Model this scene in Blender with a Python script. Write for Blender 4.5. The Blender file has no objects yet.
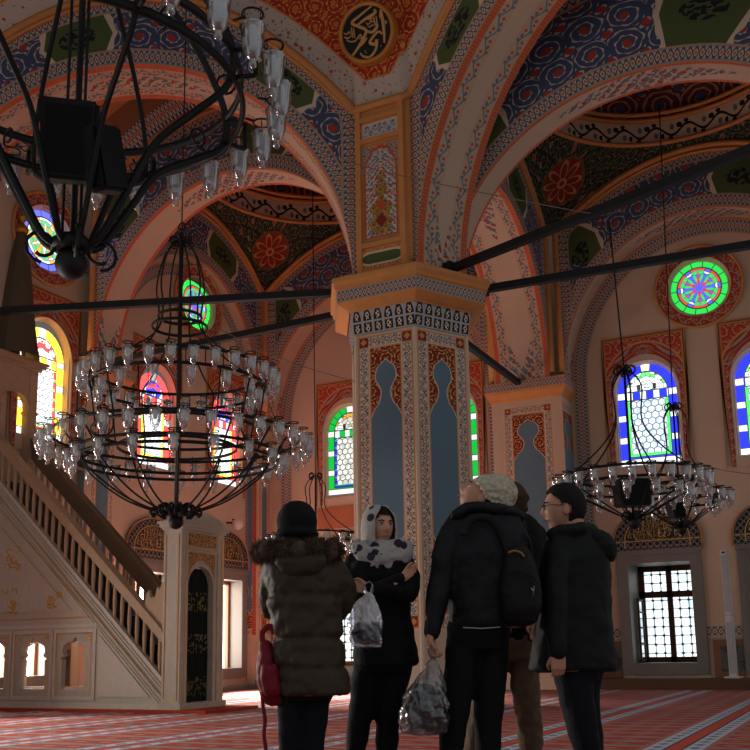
import bpy, bmesh, random
from math import *
from mathutils import Vector as V, Matrix
random.seed(4)
COL = bpy.context.scene.collection
PI = pi

# ------------------------------------------------------------------ camera
F, PPY, PITCH, ROLL, YAW, CH = 970., 478., radians(10.16), radians(.96), radians(26.4), .88
FW = V((-sin(YAW), cos(YAW), 0)); RT = V((cos(YAW), sin(YAW), 0)); UP = V((0, 0, 1))
_f = FW*cos(PITCH)+UP*sin(PITCH); _u = -FW*sin(PITCH)+UP*cos(PITCH)
CR = RT*cos(ROLL)-_u*sin(ROLL); CU = _u*cos(ROLL)+RT*sin(ROLL)
CAMP = V((0, 0, CH))
def ray(px, py): return _f+CR*((px-375)/F)-CU*((py-PPY)/F)
def at(px, py, d):                       # the point of the place seen there, d metres ahead
    r = ray(px, py); return CAMP+r*(d/r.dot(FW))
def onX(px, py, x): r = ray(px, py); return CAMP+r*(x/r.x)
def onY(px, py, y): r = ray(px, py); return CAMP+r*(y/r.y)
cd = bpy.data.cameras.new('camera'); cam = bpy.data.objects.new('camera', cd); COL.objects.link(cam)
m3 = Matrix((CR, CU, -_f)).transposed()
cam.matrix_world = Matrix.Translation(CAMP) @ m3.to_4x4()
cd.sensor_width = 36; cd.lens = F/750*36; cd.shift_y = (PPY-375)/750; cd.clip_end = 200
bpy.context.scene.camera = cam

# ------------------------------------------------------------------ objects
def tag(o, label=None, cat=None, group=None, kind=None):
    if label: o['label'] = label
    if cat: o['category'] = cat
    if group: o['group'] = group
    if kind: o['kind'] = kind
    return o
def thing(name, loc, label, cat, rz=0, group=None, kind=None):
    o = bpy.data.objects.new(name, None); COL.objects.link(o); o.empty_display_size = .1
    o.location = loc; o.rotation_euler = (0, 0, rz)
    return tag(o, label, cat, group, kind)
def obj(name, bm, mat, parent=None, smooth=False, mods=(), world=False):
    me = bpy.data.meshes.new(name); bm.to_mesh(me); bm.free()
    if smooth:
        for p in me.polygons: p.use_smooth = True
    for m_ in (mat if isinstance(mat, (list, tuple)) else [mat]): me.materials.append(m_)
    o = bpy.data.objects.new(name, me); COL.objects.link(o)
    if parent:
        o.parent = parent
        if world and parent.type == 'EMPTY':
            pm = Matrix.Translation(parent.location) @ Matrix.Rotation(parent.rotation_euler[2], 4, 'Z')
            o.matrix_parent_inverse = pm.inverted()
    for t, kw in mods:
        m_ = o.modifiers.new(t.title(), t)
        for k, v in kw.items(): setattr(m_, k, v)
    return o
def nbm(): return bmesh.new()
def uvs(bm, n='uv'): return bm.loops.layers.uv.get(n) or bm.loops.layers.uv.new(n)
def box(bm, x0, x1, y0, y1, z0, z1, M=None, mi=0):
    vs = [bm.verts.new((x, y, z)) for z in (z0, z1) for y in (y0, y1) for x in (x0, x1)]
    if M:
        for v in vs: v.co = M @ v.co
    for f in ((0, 2, 3, 1), (4, 5, 7, 6), (0, 1, 5, 4), (2, 6, 7, 3), (1, 3, 7, 5), (0, 4, 6, 2)):
        fc = bm.faces.new([vs[i] for i in f]); fc.material_index = mi
    return vs
def quad(bm, pts, uv=None, uv2=None, mi=0):
    f = bm.faces.new([bm.verts.new(p) for p in pts]); f.material_index = mi
    if uv:
        l = uvs(bm)
        for lp, c in zip(f.loops, uv): lp[l].uv = c
    if uv2:
        l = uvs(bm, 'uv2')
        for lp, c in zip(f.loops, uv2): lp[l].uv = c
    return f
def grid(bm, rows, ua=None, ub=None, closed=False, mi=0, flip=False):
    """rows of points (each row same length); ua/ub: rows of uv"""
    vs = [[bm.verts.new(p) for p in r] for r in rows]
    la = uvs(bm) if ua else None; lb = uvs(bm, 'uv2') if ub else None
    n = len(rows[0])
    for i in range(len(rows)-1):
        for j in range(n if closed else n-1):
            k = (j+1) % n
            idx = [(i, j), (i, k), (i+1, k), (i+1, j)]
            if flip: idx.reverse()
            try: f = bm.faces.new([vs[a][b] for a, b in idx])
            except ValueError: continue
            f.material_index = mi
            if ua:
                for lp, (a, b) in zip(f.loops, idx): lp[la].uv = ua[a][b]
            if ub:
                for lp, (a, b) in zip(f.loops, idx): lp[lb].uv = ub[a][b]
    return vs
def frames(pts, closed=False):
    n = len(pts); out = []; prev = None
    for i in range(n):
        a = pts[(i-1) % n] if (closed or i > 0) else pts[i]; b = pts[(i+1) % n] if (closed or i < n-1) else pts[i]
        t = (V(b)-V(a)).normalized() if (V(b)-V(a)).length > 1e-9 else V((0, 0, 1))
        if prev is None:
            r = V((0, 0, 1)) if abs(t.z) < .9 else V((1, 0, 0)); x = r.cross(t).normalized()
        else: x = (prev-t*prev.dot(t)); x = x.normalized() if x.length > 1e-6 else prev
        prev = x; out.append((x, t.cross(x)))
    return out
def tube(bm, pts, r, seg=8, closed=False, caps=True, flat=None, mi=0):
    """tube along pts; r number or list; flat = (rx, ry) section"""
    n = len(pts); fr = frames(pts, closed); rings = []
    for i in range(n):
        ri = r[i] if isinstance(r, (list, tuple)) else r
        x, y = fr[i]; a, b = (ri, ri) if not flat else (flat[0]*ri, flat[1]*ri)
        rings.append([bm.verts.new(V(pts[i])+x*(a*cos(2*PI*k/seg))+y*(b*sin(2*PI*k/seg))) for k in range(seg)])
    for i in range(n if closed else n-1):
        A = rings[i]; B = rings[(i+1) % n]
        for k in range(seg):
            f = bm.faces.new((A[k], A[(k+1) % seg], B[(k+1) % seg], B[k])); f.material_index = mi
    if caps and not closed:
        bm.faces.new(rings[0][::-1]).material_index = mi; bm.faces.new(rings[-1]).material_index = mi
def lathe(bm, prof, seg=16, c=(0, 0, 0), mi=0, capb=False, capt=False):
    rings = []
    for r, z in prof:
        rings.append([bm.verts.new((c[0]+r*cos(2*PI*k/seg), c[1]+r*sin(2*PI*k/seg), c[2]+z)) for k in range(seg)])
    for A, B in zip(rings, rings[1:]):
        for k in range(seg): bm.faces.new((A[k], A[(k+1) % seg], B[(k+1) % seg], B[k])).material_index = mi
    if capb: bm.faces.new(rings[0][::-1]).material_index = mi
    if capt: bm.faces.new(rings[-1]).material_index = mi
def ball(bm, c, r, seg=16, rings=10, M=None):
    rr = r if isinstance(r, (tuple, list)) else (r, r, r)
    top = []; n0 = len(bm.verts)
    mat = Matrix.Translation(c) @ (M.to_4x4() if M else Matrix.Identity(4)) @ Matrix.Diagonal((*rr, 1))
    bmesh.ops.create_uvsphere(bm, u_segments=seg, v_segments=rings, radius=1, matrix=mat)
def sp(pts, n=8, closed=False):
    """catmull-rom through the points"""
    P = [V(p) for p in pts]; out = []; m = len(P)
    rng = range(m) if closed else range(m-1)
    for i in rng:
        p0 = P[(i-1) % m] if (closed or i > 0) else P[0]; p1 = P[i]; p2 = P[(i+1) % m]; p3 = P[(i+2) % m] if (closed or i+2 < m) else P[-1]
        for k in range(n):
            t = k/n
            out.append(.5*((2*p1)+(-p0+p2)*t+(2*p0-5*p1+4*p2-p3)*t*t+(-p0+3*p1-3*p2+p3)*t**3))
    if not closed: out.append(P[-1])
    return out

# ------------------------------------------------------------------ shader expressions
def srgb(r, g, b):
    f = lambda c: ((c/255+.055)/1.055)**2.4 if c > 10 else c/255/12.92
    return (f(r), f(g), f(b), 1)
class X:
    def __init__(s, m, k): s.m = m; s.k = k
    def __add__(s, o): return s.m.op('ADD', s, o)
    __radd__ = __add__
    def __sub__(s, o): return s.m.op('SUBTRACT', s, o)
    def __rsub__(s, o): return s.m.op('SUBTRACT', o, s)
    def __mul__(s, o): return s.m.op('MULTIPLY', s, o)
    __rmul__ = __mul__
    def __truediv__(s, o): return s.m.op('DIVIDE', s, o)
    def __neg__(s): return s*-1
    def __lt__(s, o): return s.m.op('LESS_THAN', s, o)
    def __gt__(s, o): return s.m.op('GREATER_THAN', s, o)
    def __and__(s, o): return s.m.op('MULTIPLY', s, o)
    def __or__(s, o): return s.m.op('MAXIMUM', s, o)
    def sin(s): return s.m.op('SINE', s)
    def abs(s): return s.m.op('ABSOLUTE', s)
    def fr(s): return s.m.op('FRACT', s)
    def fl(s): return s.m.op('FLOOR', s)
    def sq(s): return s.m.op('SQRT', s)
def mn(a, b): return (a if isinstance(a, X) else b).m.op('MINIMUM', a, b)
def mx(a, b): return (a if isinstance(a, X) else b).m.op('MAXIMUM', a, b)
def hyp(a, b): return (a*a+b*b).sq()
class Mt:
    def __init__(s, name, rough=.85, metal=0., spec=.3):
        s.mat = bpy.data.materials.new(name); s.mat.use_nodes = True; s.nt = s.mat.node_tree
        s.b = s.nt.nodes['Principled BSDF']; s.b.inputs['Roughness'].default_value = rough
        s.b.inputs['Metallic'].default_value = metal; s.b.inputs['Specular IOR Level'].default_value = spec
    def put(s, inp, v):
        if isinstance(v, X): s.nt.links.new(v.k, inp)
        elif isinstance(v, bpy.types.NodeSocket): s.nt.links.new(v, inp)
        else: inp.default_value = v
    def op(s, o, a, b=None, c=None):
        n = s.nt.nodes.new('ShaderNodeMath'); n.operation = o
        for i, v in enumerate((a, b, c)):
            if v is not None: s.put(n.inputs[i], v)
        return X(s, n.outputs[0])
    def uv(s, name='uv'):
        n = s.nt.nodes.new('ShaderNodeUVMap'); n.uv_map = name
        q = s.nt.nodes.new('ShaderNodeSeparateXYZ'); s.nt.links.new(n.outputs[0], q.inputs[0])
        return X(s, q.outputs[0]), X(s, q.outputs[1])
    def pos(s):
        n = s.nt.nodes.new('ShaderNodeTexCoord'); q = s.nt.nodes.new('ShaderNodeSeparateXYZ'); s.nt.links.new(n.outputs['Object'], q.inputs[0])
        return X(s, q.outputs[0]), X(s, q.outputs[1]), X(s, q.outputs[2])
    def vec(s, a, b, c=0.):
        n = s.nt.nodes.new('ShaderNodeCombineXYZ')
        for i, v in enumerate((a, b, c)): s.put(n.inputs[i], v)
        return n.outputs[0]
    def noise(s, vec=None, scale=5., detail=3., rough=.5):
        n = s.nt.nodes.new('ShaderNodeTexNoise'); n.inputs['Scale'].default_value = scale; n.inputs['Detail'].default_value = detail; n.inputs['Roughness'].default_value = rough
        if vec is None: vec = s.nt.nodes.new('ShaderNodeTexCoord').outputs['Object']
        s.nt.links.new(vec, n.inputs['Vector']); return X(s, n.outputs[0])
    def voro(s, vec, scale=5., feat='F1', rnd=1.):
        n = s.nt.nodes.new('ShaderNodeTexVoronoi'); n.feature = feat; n.inputs['Scale'].default_value = scale; n.inputs['Randomness'].default_value = rnd
        s.nt.links.new(vec, n.inputs['Vector'])
        if feat == 'DISTANCE_TO_EDGE': return X(s, n.outputs[0]), None
        q = s.nt.nodes.new('ShaderNodeSeparateXYZ'); s.nt.links.new(n.outputs['Color'], q.inputs[0])
        return X(s, n.outputs['Distance']), X(s, q.outputs[0])
    def mix(s, f, a, b):
        n = s.nt.nodes.new('ShaderNodeMix'); n.data_type = 'RGBA'
        s.put(n.inputs[0], f); s.put(n.inputs[6], a); s.put(n.inputs[7], b); return n.outputs[2]
    def curve(s, x, pts):
        n = s.nt.nodes.new('ShaderNodeFloatCurve'); c = n.mapping.curves[0]
        c.points[0].location = pts[0]; c.points[-1].location = pts[-1]
        for p in pts[1:-1]: c.points.new(*p)
        n.mapping.update(); s.put(n.inputs[1], x); return X(s, n.outputs[0])
    def col(s, c): s.put(s.b.inputs['Base Color'], c); return s.mat
    def bump(s, h, d=.01, st=.5):
        n = s.nt.nodes.new('ShaderNodeBump'); n.inputs['Distance'].default_value = d; n.inputs['Strength'].default_value = st
        s.put(n.inputs['Height'], h); s.nt.links.new(n.outputs[0], s.b.inputs['Normal'])
    def glow(s, c, st): s.put(s.b.inputs['Emission Color'], c); s.put(s.b.inputs['Emission Strength'], st)

PALE = srgb(210, 182, 156); ORG = srgb(212, 144, 84); RED = srgb(178, 62, 42); NAVY = srgb(72, 82, 112); GREY = srgb(112, 120, 130)
GOLD = srgb(222, 172, 100); CREAM = srgb(222, 200, 172); GREEN = srgb(84, 98, 56); BRICK = srgb(200, 86, 50); DK = srgb(34, 34, 42)
DRED = srgb(140, 44, 34); SLATE = srgb(108, 134, 148)

def plain(name, c, rough=.85, metal=0, var=.12, scale=3., spec=.3):
    m = Mt(name, rough, metal, spec); n = m.noise(None, scale, 5)
    d = tuple(v*(1-var) for v in c[:3])+(1,); e = tuple(min(1, v*(1+var)) for v in c[:3])+(1,)
    return m.col(m.mix(n, d, e))
# pattern pieces: each gives a colour from metres along (u) and 0..1 across (t)
def p_knot(m, u, t, p, bg=srgb(208, 186, 160), ln=srgb(84, 90, 114), dot=srgb(196, 104, 70), edge=ORG):
    p = p*.72
    a = (u*(2*PI/p)).sin(); c = t-.5
    c0 = m.mix(c.abs() > .3, bg, tuple(.55*x+.45*y for x, y in zip(bg, ln)))
    s1 = ((c-a*.3).abs() < .085) | ((c+a*.3).abs() < .085)
    f = ((u*(2/p)).fr()-.5).abs(); dd = (f*.5+c.abs()) < .13
    k = m.mix(dd, m.mix(s1, c0, ln), dot)
    return m.mix(c.abs() > .455, k, edge)
def p_vine(m, u, t, p, bg=CREAM, ln=GREY, dot=BRICK, edge=ORG):
    a = (u*(2*PI/p)).sin(); c = t-.5
    st = (c-a*.2).abs() < .06
    f = (u/p).fr(); b1 = hyp((f-.25)*1.9, c+.15) < .13; b2 = hyp((f-.75)*1.9, c-.15) < .13
    l1 = hyp((f-.02)*1.3, c+.2) < .12; l2 = hyp((f-.52)*1.3, c-.2) < .12; l3 = hyp((f-.3)*1.2, c-.33) < .09; l4 = hyp((f-.8)*1.2, c+.33) < .09
    k = m.mix(st | l1 | l2 | l3 | l4, bg, ln)
    k = m.mix(b1 | b2, k, dot)
    return m.mix(c.abs() > .46, k, edge)
def p_key(m, u, t, p, bg=BRICK, ln=PALE, edge=ORG):
    f = (u/p).fr(); g = (t*3).fr()
    k = ((f-.5).abs() < .2) & ((g-.5).abs() > .22)
    k2 = ((f-.5).abs() > .44)
    c = m.mix(k | k2, bg, tuple(.72*x+.28*y for x, y in zip(bg, ln)))
    return m.mix((t-.5).abs() > .44, c, edge)
def p_scroll(m, u, v, p, bg, ln, dot, fat=.26, turns=2.6, leaf=.5, wob=.05):
    nz = m.noise(m.vec(u, v), 2.2/p, 2); nu = u+(nz-.5)*(wob*4*p); nv = v+(m.noise(m.vec(v, u, 3.), 2.2/p, 2)-.5)*(wob*4*p)
    U = nu/p; W = nv/p
    par = ((U.fl()+W.fl())*.5).fr()*4-1
    cu = (U.fr()-.5)*par; cv = W.fr()-.5
    r = hyp(cu, cv); th = m.op('ARCTAN2', cv, cu)*(1/(2*PI))
    f = (r*turns*2-th).fr()
    lw = (th*(2*PI*7)).sin()*leaf*.1+fat
    sp_ = (f < lw) & (r < .52)
    lobes = ((th*(2*PI*4)+r*9).sin()*.06+.6)
    out = (r > .52) & (((U*(6*PI)).sin()*(W*(6*PI)).sin()) > .25)
    c = m.mix(sp_ | out, bg, ln)
    # dark edge line beside the stem for relief
    c = m.mix((r < .13) , c, dot)
    ct = hyp(((U+.5).fr()-.5), ((W+.5).fr()-.5))
    return m.mix(ct < .12, c, dot)

def m_soffit(name, W, rim=.11, vine=.24, pale=PALE, blue=GREY):
    m = Mt(name, .8); u, v = m.uv(); fd, ad = m.uv('uv2')
    e = mn(v, W-v); vc = (v-W/2).abs()
    c = p_key(m, u, e/rim, .11)
    pl = m.mix(m.noise(m.vec(u, v), 1.5, 4), pale, tuple(x*.86 for x in pale[:3])+(1,))
    # flower sprays at feet and crown
    h = W/2-rim-vine
    w1 = (fd < 1.25) & (vc > (fd-.25)*.42*h/.3); w2 = (ad < 1.5) & (vc < (1.5-ad)*.9*h/1.2+.02)
    spray = (p_leaf(m, u, v, .2)) & (w1 | w2)
    pl = m.mix(spray, pl, blue); pl = m.mix(spray & (m.noise(m.vec(u, v), 9, 0) > .6), pl, RED)
    if vine:
        vn = p_vine(m, u, (e-rim)/vine, .38, bg=tuple(x*.85 for x in PALE[:3])+(1,))
        pl = m.mix(e < rim+vine, pl, vn)
    return m.col(m.mix(e < rim, pl, c))
def p_leaf(m, u, v, p):
    n = m.noise(m.vec(u, v), .9/p, 1); a = ((u+n*p*1.6)*(2*PI/p)).sin()*((v-n*p*1.4)*(2*PI/p)).sin()
    b = ((u+v+n*.3)*(2*PI/p/1.3)).sin()
    return (a > .12) | (b > .8)
def m_face(name, kw=.3, blue=NAVY, green=GREEN, pal=CREAM, sc=.5, cart=3.4):
    m = Mt(name, .8); u, vi = m.uv(); _, vo = m.uv('uv2')
    k1 = p_knot(m, u, vi/kw, .26); k2 = p_knot(m, u, vo/kw, .26)
    s = p_scroll(m, u, vi-kw, sc, blue, srgb(198, 184, 166), RED, .17, 2.4, .9, .05)
    mid = vi+vo  # full depth here
    cu = ((u/cart).fr()-.5)*cart; cc = (vi-vo).abs()*.5
    half = mid*.5-kw
    g0 = (cu.abs()+(cc/mx(half, .05))*.12*((cc*18).sin()*.3+1)) < .62; g1 = (cu.abs()+(cc/mx(half, .05))*.12) < .54
    s = m.mix(g0 & (mid > 1.0), s, pal)
    gn = m.mix((hyp(cu, cc*1.6) < .3) & (m.noise(m.vec(u, vi), 11, 1) > .48), green, DK)
    s = m.mix(g1 & (mid > 1.0), s, gn)
    c = m.mix(vi < kw, s, k1); c = m.mix(vo < kw, c, k2)
    return m.col(c)
def m_band(name, W, kind='knot', p=.3, **kw):
    m = Mt(name, .8); u, v = m.uv(); t = v/W
    return m.col({'knot': p_knot, 'vine': p_vine, 'key': p_key}[kind](m, u, t, p, **kw))
def m_scrollmat(name, p, bg, ln, dot, **kw):
    m = Mt(name, .8); u, v = m.uv(); return m.col(p_scroll(m, u, v, p, bg, ln, dot, **kw))

plaster = plain('plaster', PALE, .9, var=.09, scale=1.2)
orange = plain('orange_moulding', ORG, .75, var=.15, scale=6)
cream = plain('cream_paint', CREAM, .85)
brick = plain('red_paint', BRICK, .85, var=.2, scale=9)
iron = plain('black_iron', srgb(13, 13, 14), .55, .0, spec=.35)
ironrod = plain('tie_rod_iron', srgb(30, 30, 31), .6, 0)
M_SOF = m_soffit('arch_soffit_paint', 1.08, .14, .24); M_SOFN = m_soffit('narrow_arch_soffit_paint', .62, .07, 0); M_SOFM = m_soffit('side_arch_soffit_paint', .8, .09, .0); M_SOFV = m_soffit('wide_arch_soffit_paint', 1.3)
M_SOFW = m_soffit('wall_arch_soffit_paint', .7, .07, 0)
M_FACE = m_face('arch_face_paint')
M_KEY = m_band('red_key_band', .2, 'key', .12)

# ------------------------------------------------------------------ arches, piers and vaults
Z0, Z1, Z2 = 7.05, 10.55, 11.9
ZRO = {}
def outer_z(x, Wo, z1, z2): return z2-(z2-z1)*min(1, abs(x)/Wo)**2
def arch(label, p0, ang, span, rise, w, sof, Wo=None, z0=Z0, z1=Z1, z2=Z2, front=True, back=True, face=M_FACE, mould=True, N=56, e=1., name='arch'):
    Wo = Wo or span/2+.08; a = span/2
    t = thing(name, (p0[0], p0[1], z0), label, 'arch', radians(ang), kind='structure')
    def pt(x, y, z): return V((x, y, z-z0))
    ph = [PI*i/N for i in range(N+1)]
    inn = [(a-a*cos(p), z0+rise*sin(p)**e) for p in ph]
    s = [0]
    for i in range(N): s.append(s[-1]+hypot(inn[i+1][0]-inn[i][0], inn[i+1][1]-inn[i][1]))
    S = s[-1]
    bm = nbm()
    rows = [[pt(x, y, z) for y in (-w/2, -w/6, w/6, w/2)] for x, z in inn]
    ua = [[(s[i], y) for y in (0, w/3, 2*w/3, w)] for i in range(N+1)]
    ub = [[(min(s[i], S-s[i]), abs(s[i]-S/2))]*4 for i in range(N+1)]
    grid(bm, rows, ua, ub); obj('soffit', bm, sof, t, True)
    rows = []; ua = []; ub = []; K = 8
    for i, p in enumerate(ph):
        x0, zz = inn[i]; dx = x0-a; dz = zz-z0; L = hypot(dx, dz); ux, uz = dx/L, dz/L
        lo, hi = L, 20
        for _ in range(40):
            m_ = (lo+hi)/2; X_, Z_ = ux*m_, z0+uz*m_
            if abs(X_) >= Wo or Z_ >= outer_z(X_, Wo, z1, z2): hi = m_
            else: lo = m_
        ro = max(lo, L+.01); r_ = []; a_ = []; b_ = []
        for k in range(K+1):
            q = L+(ro-L)*k/K; X_, Z_ = ux*q, z0+uz*q
            r_.append((a+X_, Z_)); a_.append((s[i]-S/2+.85, q-L))
            b_.append((0, max(0, min(Wo-abs(X_), (outer_z(X_, Wo, z1, z2)-Z_)*.88))))
        rows.append(r_); ua.append(a_); ub.append(b_)
    for on, y in ((front, -w/2), (back, w/2)):
        if on:
            bm = nbm(); grid(bm, [[pt(x, y, z) for x, z in r] for r in rows], ua, ub); obj('painted_face', bm, face, t)
            if mould:
                bm = nbm(); sg = -1 if y < 0 else 1
                P = [(-Wo, z0+.1+(z1-z0-.1)*i/6) for i in range(6)]+[(-Wo+2*Wo*i/30, outer_z(-Wo+2*Wo*i/30, Wo, z1, z2)) for i in range(31)]+[(Wo, z1-(z1-z0-.1)*(i+1)/6) for i in range(6)]
                for off, r in ((0, .075), (.12, .04)):
                    tube(bm, [pt(a+x*(1-off*.0), y+sg*.03, z-off*(1 if abs(x) < Wo-.01 else 0)) for x, z in P], r, 6)
                obj('moulding', bm, orange, t, True)
    return t

def m_niche(name, half, band, zt, zb, zt2, zb2, mar=.05):
    m = Mt(name, .8); x, z = m.uv(); ax = x.abs()
    inner = half-mar-band-.03
    kt = mn(zt-z, z-zb)                       # distance from panel ends
    e = mn(half-ax, kt)
    t = mn(zt2-z, z-zb2)
    hw = m.curve(t/.95, [(0, 0), (.05, .2), (.16, .56), (.3, .64), (.43, .44), (.56, .28), (.7, .36), (.85, .7), (1, .97)])*inner
    hw = mx(hw, (t > .94)*inner*.97)
    sl = m.mix(m.noise(m.vec(x, z), 1.6, 5), SLATE, tuple(v*.85 for v in SLATE[:3])+(1,))
    sc = p_scroll(m, x+.135, z, .27, srgb(128, 42, 30), srgb(226, 172, 104), srgb(170, 90, 50), .24, 1.9, 1.5, .08)
    c = m.mix(ax < hw, sc, sl)
    c = m.mix(((ax-hw).abs() < .02) & (t > 0), c, CREAM)
    c = m.mix((ax < hw+.02) & (t > -.02), c, m.mix(ax < hw, CREAM, sl))
    # carpet border
    hz = (half-ax) < kt; al = hz*z+(1-hz)*x
    b = p_vine(m, al, (e-mar)/band, .21, CREAM, NAVY, BRICK, ORG)
    b2 = p_knot(m, al, (e-mar)/band, .21, CREAM, GREY, BRICK, ORG)
    b = m.mix((al*9).fr() > .5, b, b2)
    corner = ((half-ax-mar) < band) & ((kt-mar) < band)
    cs = m.mix(((half-ax-mar-band/2).abs()+(kt-mar-band/2).abs()) < band*.35, DRED, ORG)
    b = m.mix(corner, b, cs)
    c = m.mix(e < mar+band+.03, c, CREAM); c = m.mix(e < mar+band, c, b)
    c = m.mix(e < mar, c, srgb(214, 188, 158)); c = m.mix(e < 0., c, PALE)
    c = m.mix(((e-mar-band-.03).abs() < .01) | ((e-mar).abs() < .012), c, ORG)
    return m.col(c)

def hexring(bm, c, R0, z0, R1, z1, a0=0., faces=range(6), mi=0, n=6):
    for k in faces:
        A = a0+2*PI*k/n; B = a0+2*PI*(k+1)/n
        p = [(c[0]+R0*cos(A), c[1]+R0*sin(A), z0), (c[0]+R0*cos(B), c[1]+R0*sin(B), z0), (c[0]+R1*cos(B), c[1]+R1*sin(B), z1), (c[0]+R1*cos(A), c[1]+R1*sin(A), z1)]
        h0 = R0*sin(PI/n); h1 = R1*sin(PI/n)
        quad(bm, p, [(-h0, z0), (h0, z0), (h1, z1), (-h1, z1)], mi=mi)
def hexcap(bm, c, R, z, a0=0., n=6): bm.faces.new([bm.verts.new((c[0]+R*cos(a0+2*PI*k/n), c[1]+R*sin(a0+2*PI*k/n), z)) for k in range(n)])

# capital band of little black niches
def m_niches():
    m = Mt('capital_niche_paint', .8); x, z = m.uv(); p = .19
    f = ((x/p).fr()-.5).abs(); t = (z-6.0)/.42
    low = (t < .42) & (t > .06) & (f < .38); up_ = (t > .5) & (t+f*f*2.4 < .98) & (f < .38)
    orn = hyp(f*1.2, (t-.24)*1.6) < .26; orn2 = hyp(f*1.3, (t-.68)*1.5) < .24
    tx = ((x*95).sin()*(z*85).sin()) > -.2
    c = m.mix(low | up_, srgb(176, 176, 178), DK); c = m.mix((low & orn & tx) | (up_ & orn2 & tx), c, CREAM)
    return m.col(c)
M_NIC = m_niches()
M_CAPK = m_band('capital_key_band', .19, 'knot', .22)

PC = (-6.52, 14.5); PR = 1.06
pil = thing('pillar', (PC[0], PC[1], 0), 'great six-sided painted pillar with slate blue niche panels in the middle of the hall', 'pillar')
def pp_(name, fn, mat, **k):
    bm = nbm(); fn(bm); return obj(name, bm, mat, pil, world=True, **k)
def f(bm):
    hexring(bm, PC, 1.13, 0, 1.13, .32); hexring(bm, PC, 1.13, .32, 1.07, .38)
pp_('plinth', f, plain('pinkish_white_stone', srgb(206, 184, 166), .6))
M_SHAFT = m_niche('pillar_panel_paint', .53, .17, 6.0, 1.18, 5.52, 1.72, .055)
pp_('shaft', lambda bm: (hexring(bm, PC, PR, .38, PR, 1.2), hexring(bm, PC, PR, 1.2, PR, 6.0)), M_SHAFT)
def f(bm):
    for k in range(6):
        A = PI*k/3; tube(bm, [(PC[0]+(PR-.01)*cos(A), PC[1]+(PR-.01)*sin(A), z) for z in (.38, 3, 5.99)], .035, 6)
pp_('edge_moulding', f, cream)
pp_('niche_band', lambda bm: (hexring(bm, PC, PR+.02, 6.0, PR+.1, 6.4)), M_NIC)
def f(bm):
    R = [(PR+.12, 6.37), (PR+.14, 6.39), (PR+.2, 6.41), (PR+.34, 6.48), (PR+.36, 6.5)]
    for a, b in zip(R, R[1:]): hexring(bm, PC, a[0], a[1], b[0], b[1])
    R = [(PR+.36, 6.71), (PR+.40, 6.73), (PR+.40, 6.78), (PR+.45, 6.83), (PR+.45, 6.9)]
    for a, b in zip(R, R[1:]): hexring(bm, PC, a[0], a[1], b[0], b[1])
    hexcap(bm, PC, PR+.45, 6.9)
pp_('cornice', f, orange)
pp_('key_band', lambda bm: hexring(bm, PC, PR+.36, 6.50, PR+.36, 6.71), M_CAPK)
# fix key band uv: v starts at 6.64
for o in pil.children:
    if o.name.startswith('key_band'):
        for d in o.data.uv_layers[0].data: d.uv[1] = (d.uv[1]-6.5)*.19/.21

# painted block above the capital, between the springings
def m_block():
    m = Mt('pier_block_paint', .8); x, z = m.uv(); ax = x.abs()
    c = m.mix(m.noise(m.vec(x, z), 7, 3), ORG, tuple(v*.85 for v in ORG[:3])+(1,))
    # lower cartouche
    sc = p_scroll(m, x, z, .2, srgb(196, 104, 62), srgb(226, 170, 110), ORG, .3, 1.6, 1.)
    lz = z-7.26; r1 = (lz.abs() < .16) & (ax < .5)
    ca = hyp(ax*.42+(((ax-.22).abs() < .05)*.02), lz) < .125
    c = m.mix(r1, c, sc); c = m.mix(hyp(mx(ax-.2, 0)*.5, lz*1.1) < .13, c, CREAM); c = m.mix(hyp(mx(ax-.2, 0)*.6, lz*1.15) < .1, c, GREEN)
    # white panel with pointed top
    a = .29; zs = 8.75; d = ((z > zs)*(hyp(mx(ax-.0, 0), (z-zs)*.62)-a)+(z < zs)*(ax-a)); d = mx(d, 7.62-z)
    c = m.mix(((ax < .36) & (z > 7.52) & (z < 9.3)), c, tuple(v*.8 for v in ORG[:3])+(1,))
    c = m.mix(((ax < .33) & (z > 8.75) & (z < 9.24)), c, p_scroll(m, x, z, .2, srgb(120, 120, 130), CREAM, BRICK))
    fl = p_leaf(m, ax, z, .1); fw = m.mix(fl, srgb(206, 196, 186), GREY); fw = m.mix(fl & (m.noise(m.vec(ax, z), 11, 0) > .55), fw, BRICK)
    # vase: gold-green lobed shape
    h = m.curve((z-7.65)/1.1, [(0, .25), (.1, .75), (.2, .8), (.3, .55), (.42, .85), (.52, .5), (.62, .22), (.7, .42), (.78, .42), (.85, .1), (.92, .35), (1, 0)])*.25
    g = p_scroll(m, x+.07, z+.03, .15, srgb(140, 118, 62), srgb(214, 160, 80), DRED, .3, 1.4)
    fw = m.mix(ax < h, fw, g); fw = m.mix((ax < h) & ((z-7.9).abs()*.8+ax < .11), fw, DRED); fw = m.mix((ax < h) & ((z-8.17).abs()*.8+ax < .1), fw, BRICK)
    c = m.mix(d < 0, c, fw); c = m.mix(d.abs() < .015, c, BRICK)
    # little top panel
    tp = (ax < .33) & ((z-9.55).abs() < .13); c = m.mix(tp, c, CREAM); c = m.mix((ax < .3) & ((z-9.55).abs() < .1), c, p_scroll(m, x, z, .17, srgb(196, 190, 186), NAVY, GREY, .2, 1.2))
    c = m.mix((((ax-.42).abs() < .012) | ((ax-.37).abs() < .01)) & (z > 7.5), c, srgb(240, 190, 120))
    return m.col(c)
M_BLK = m_block()
BH = .44
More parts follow.
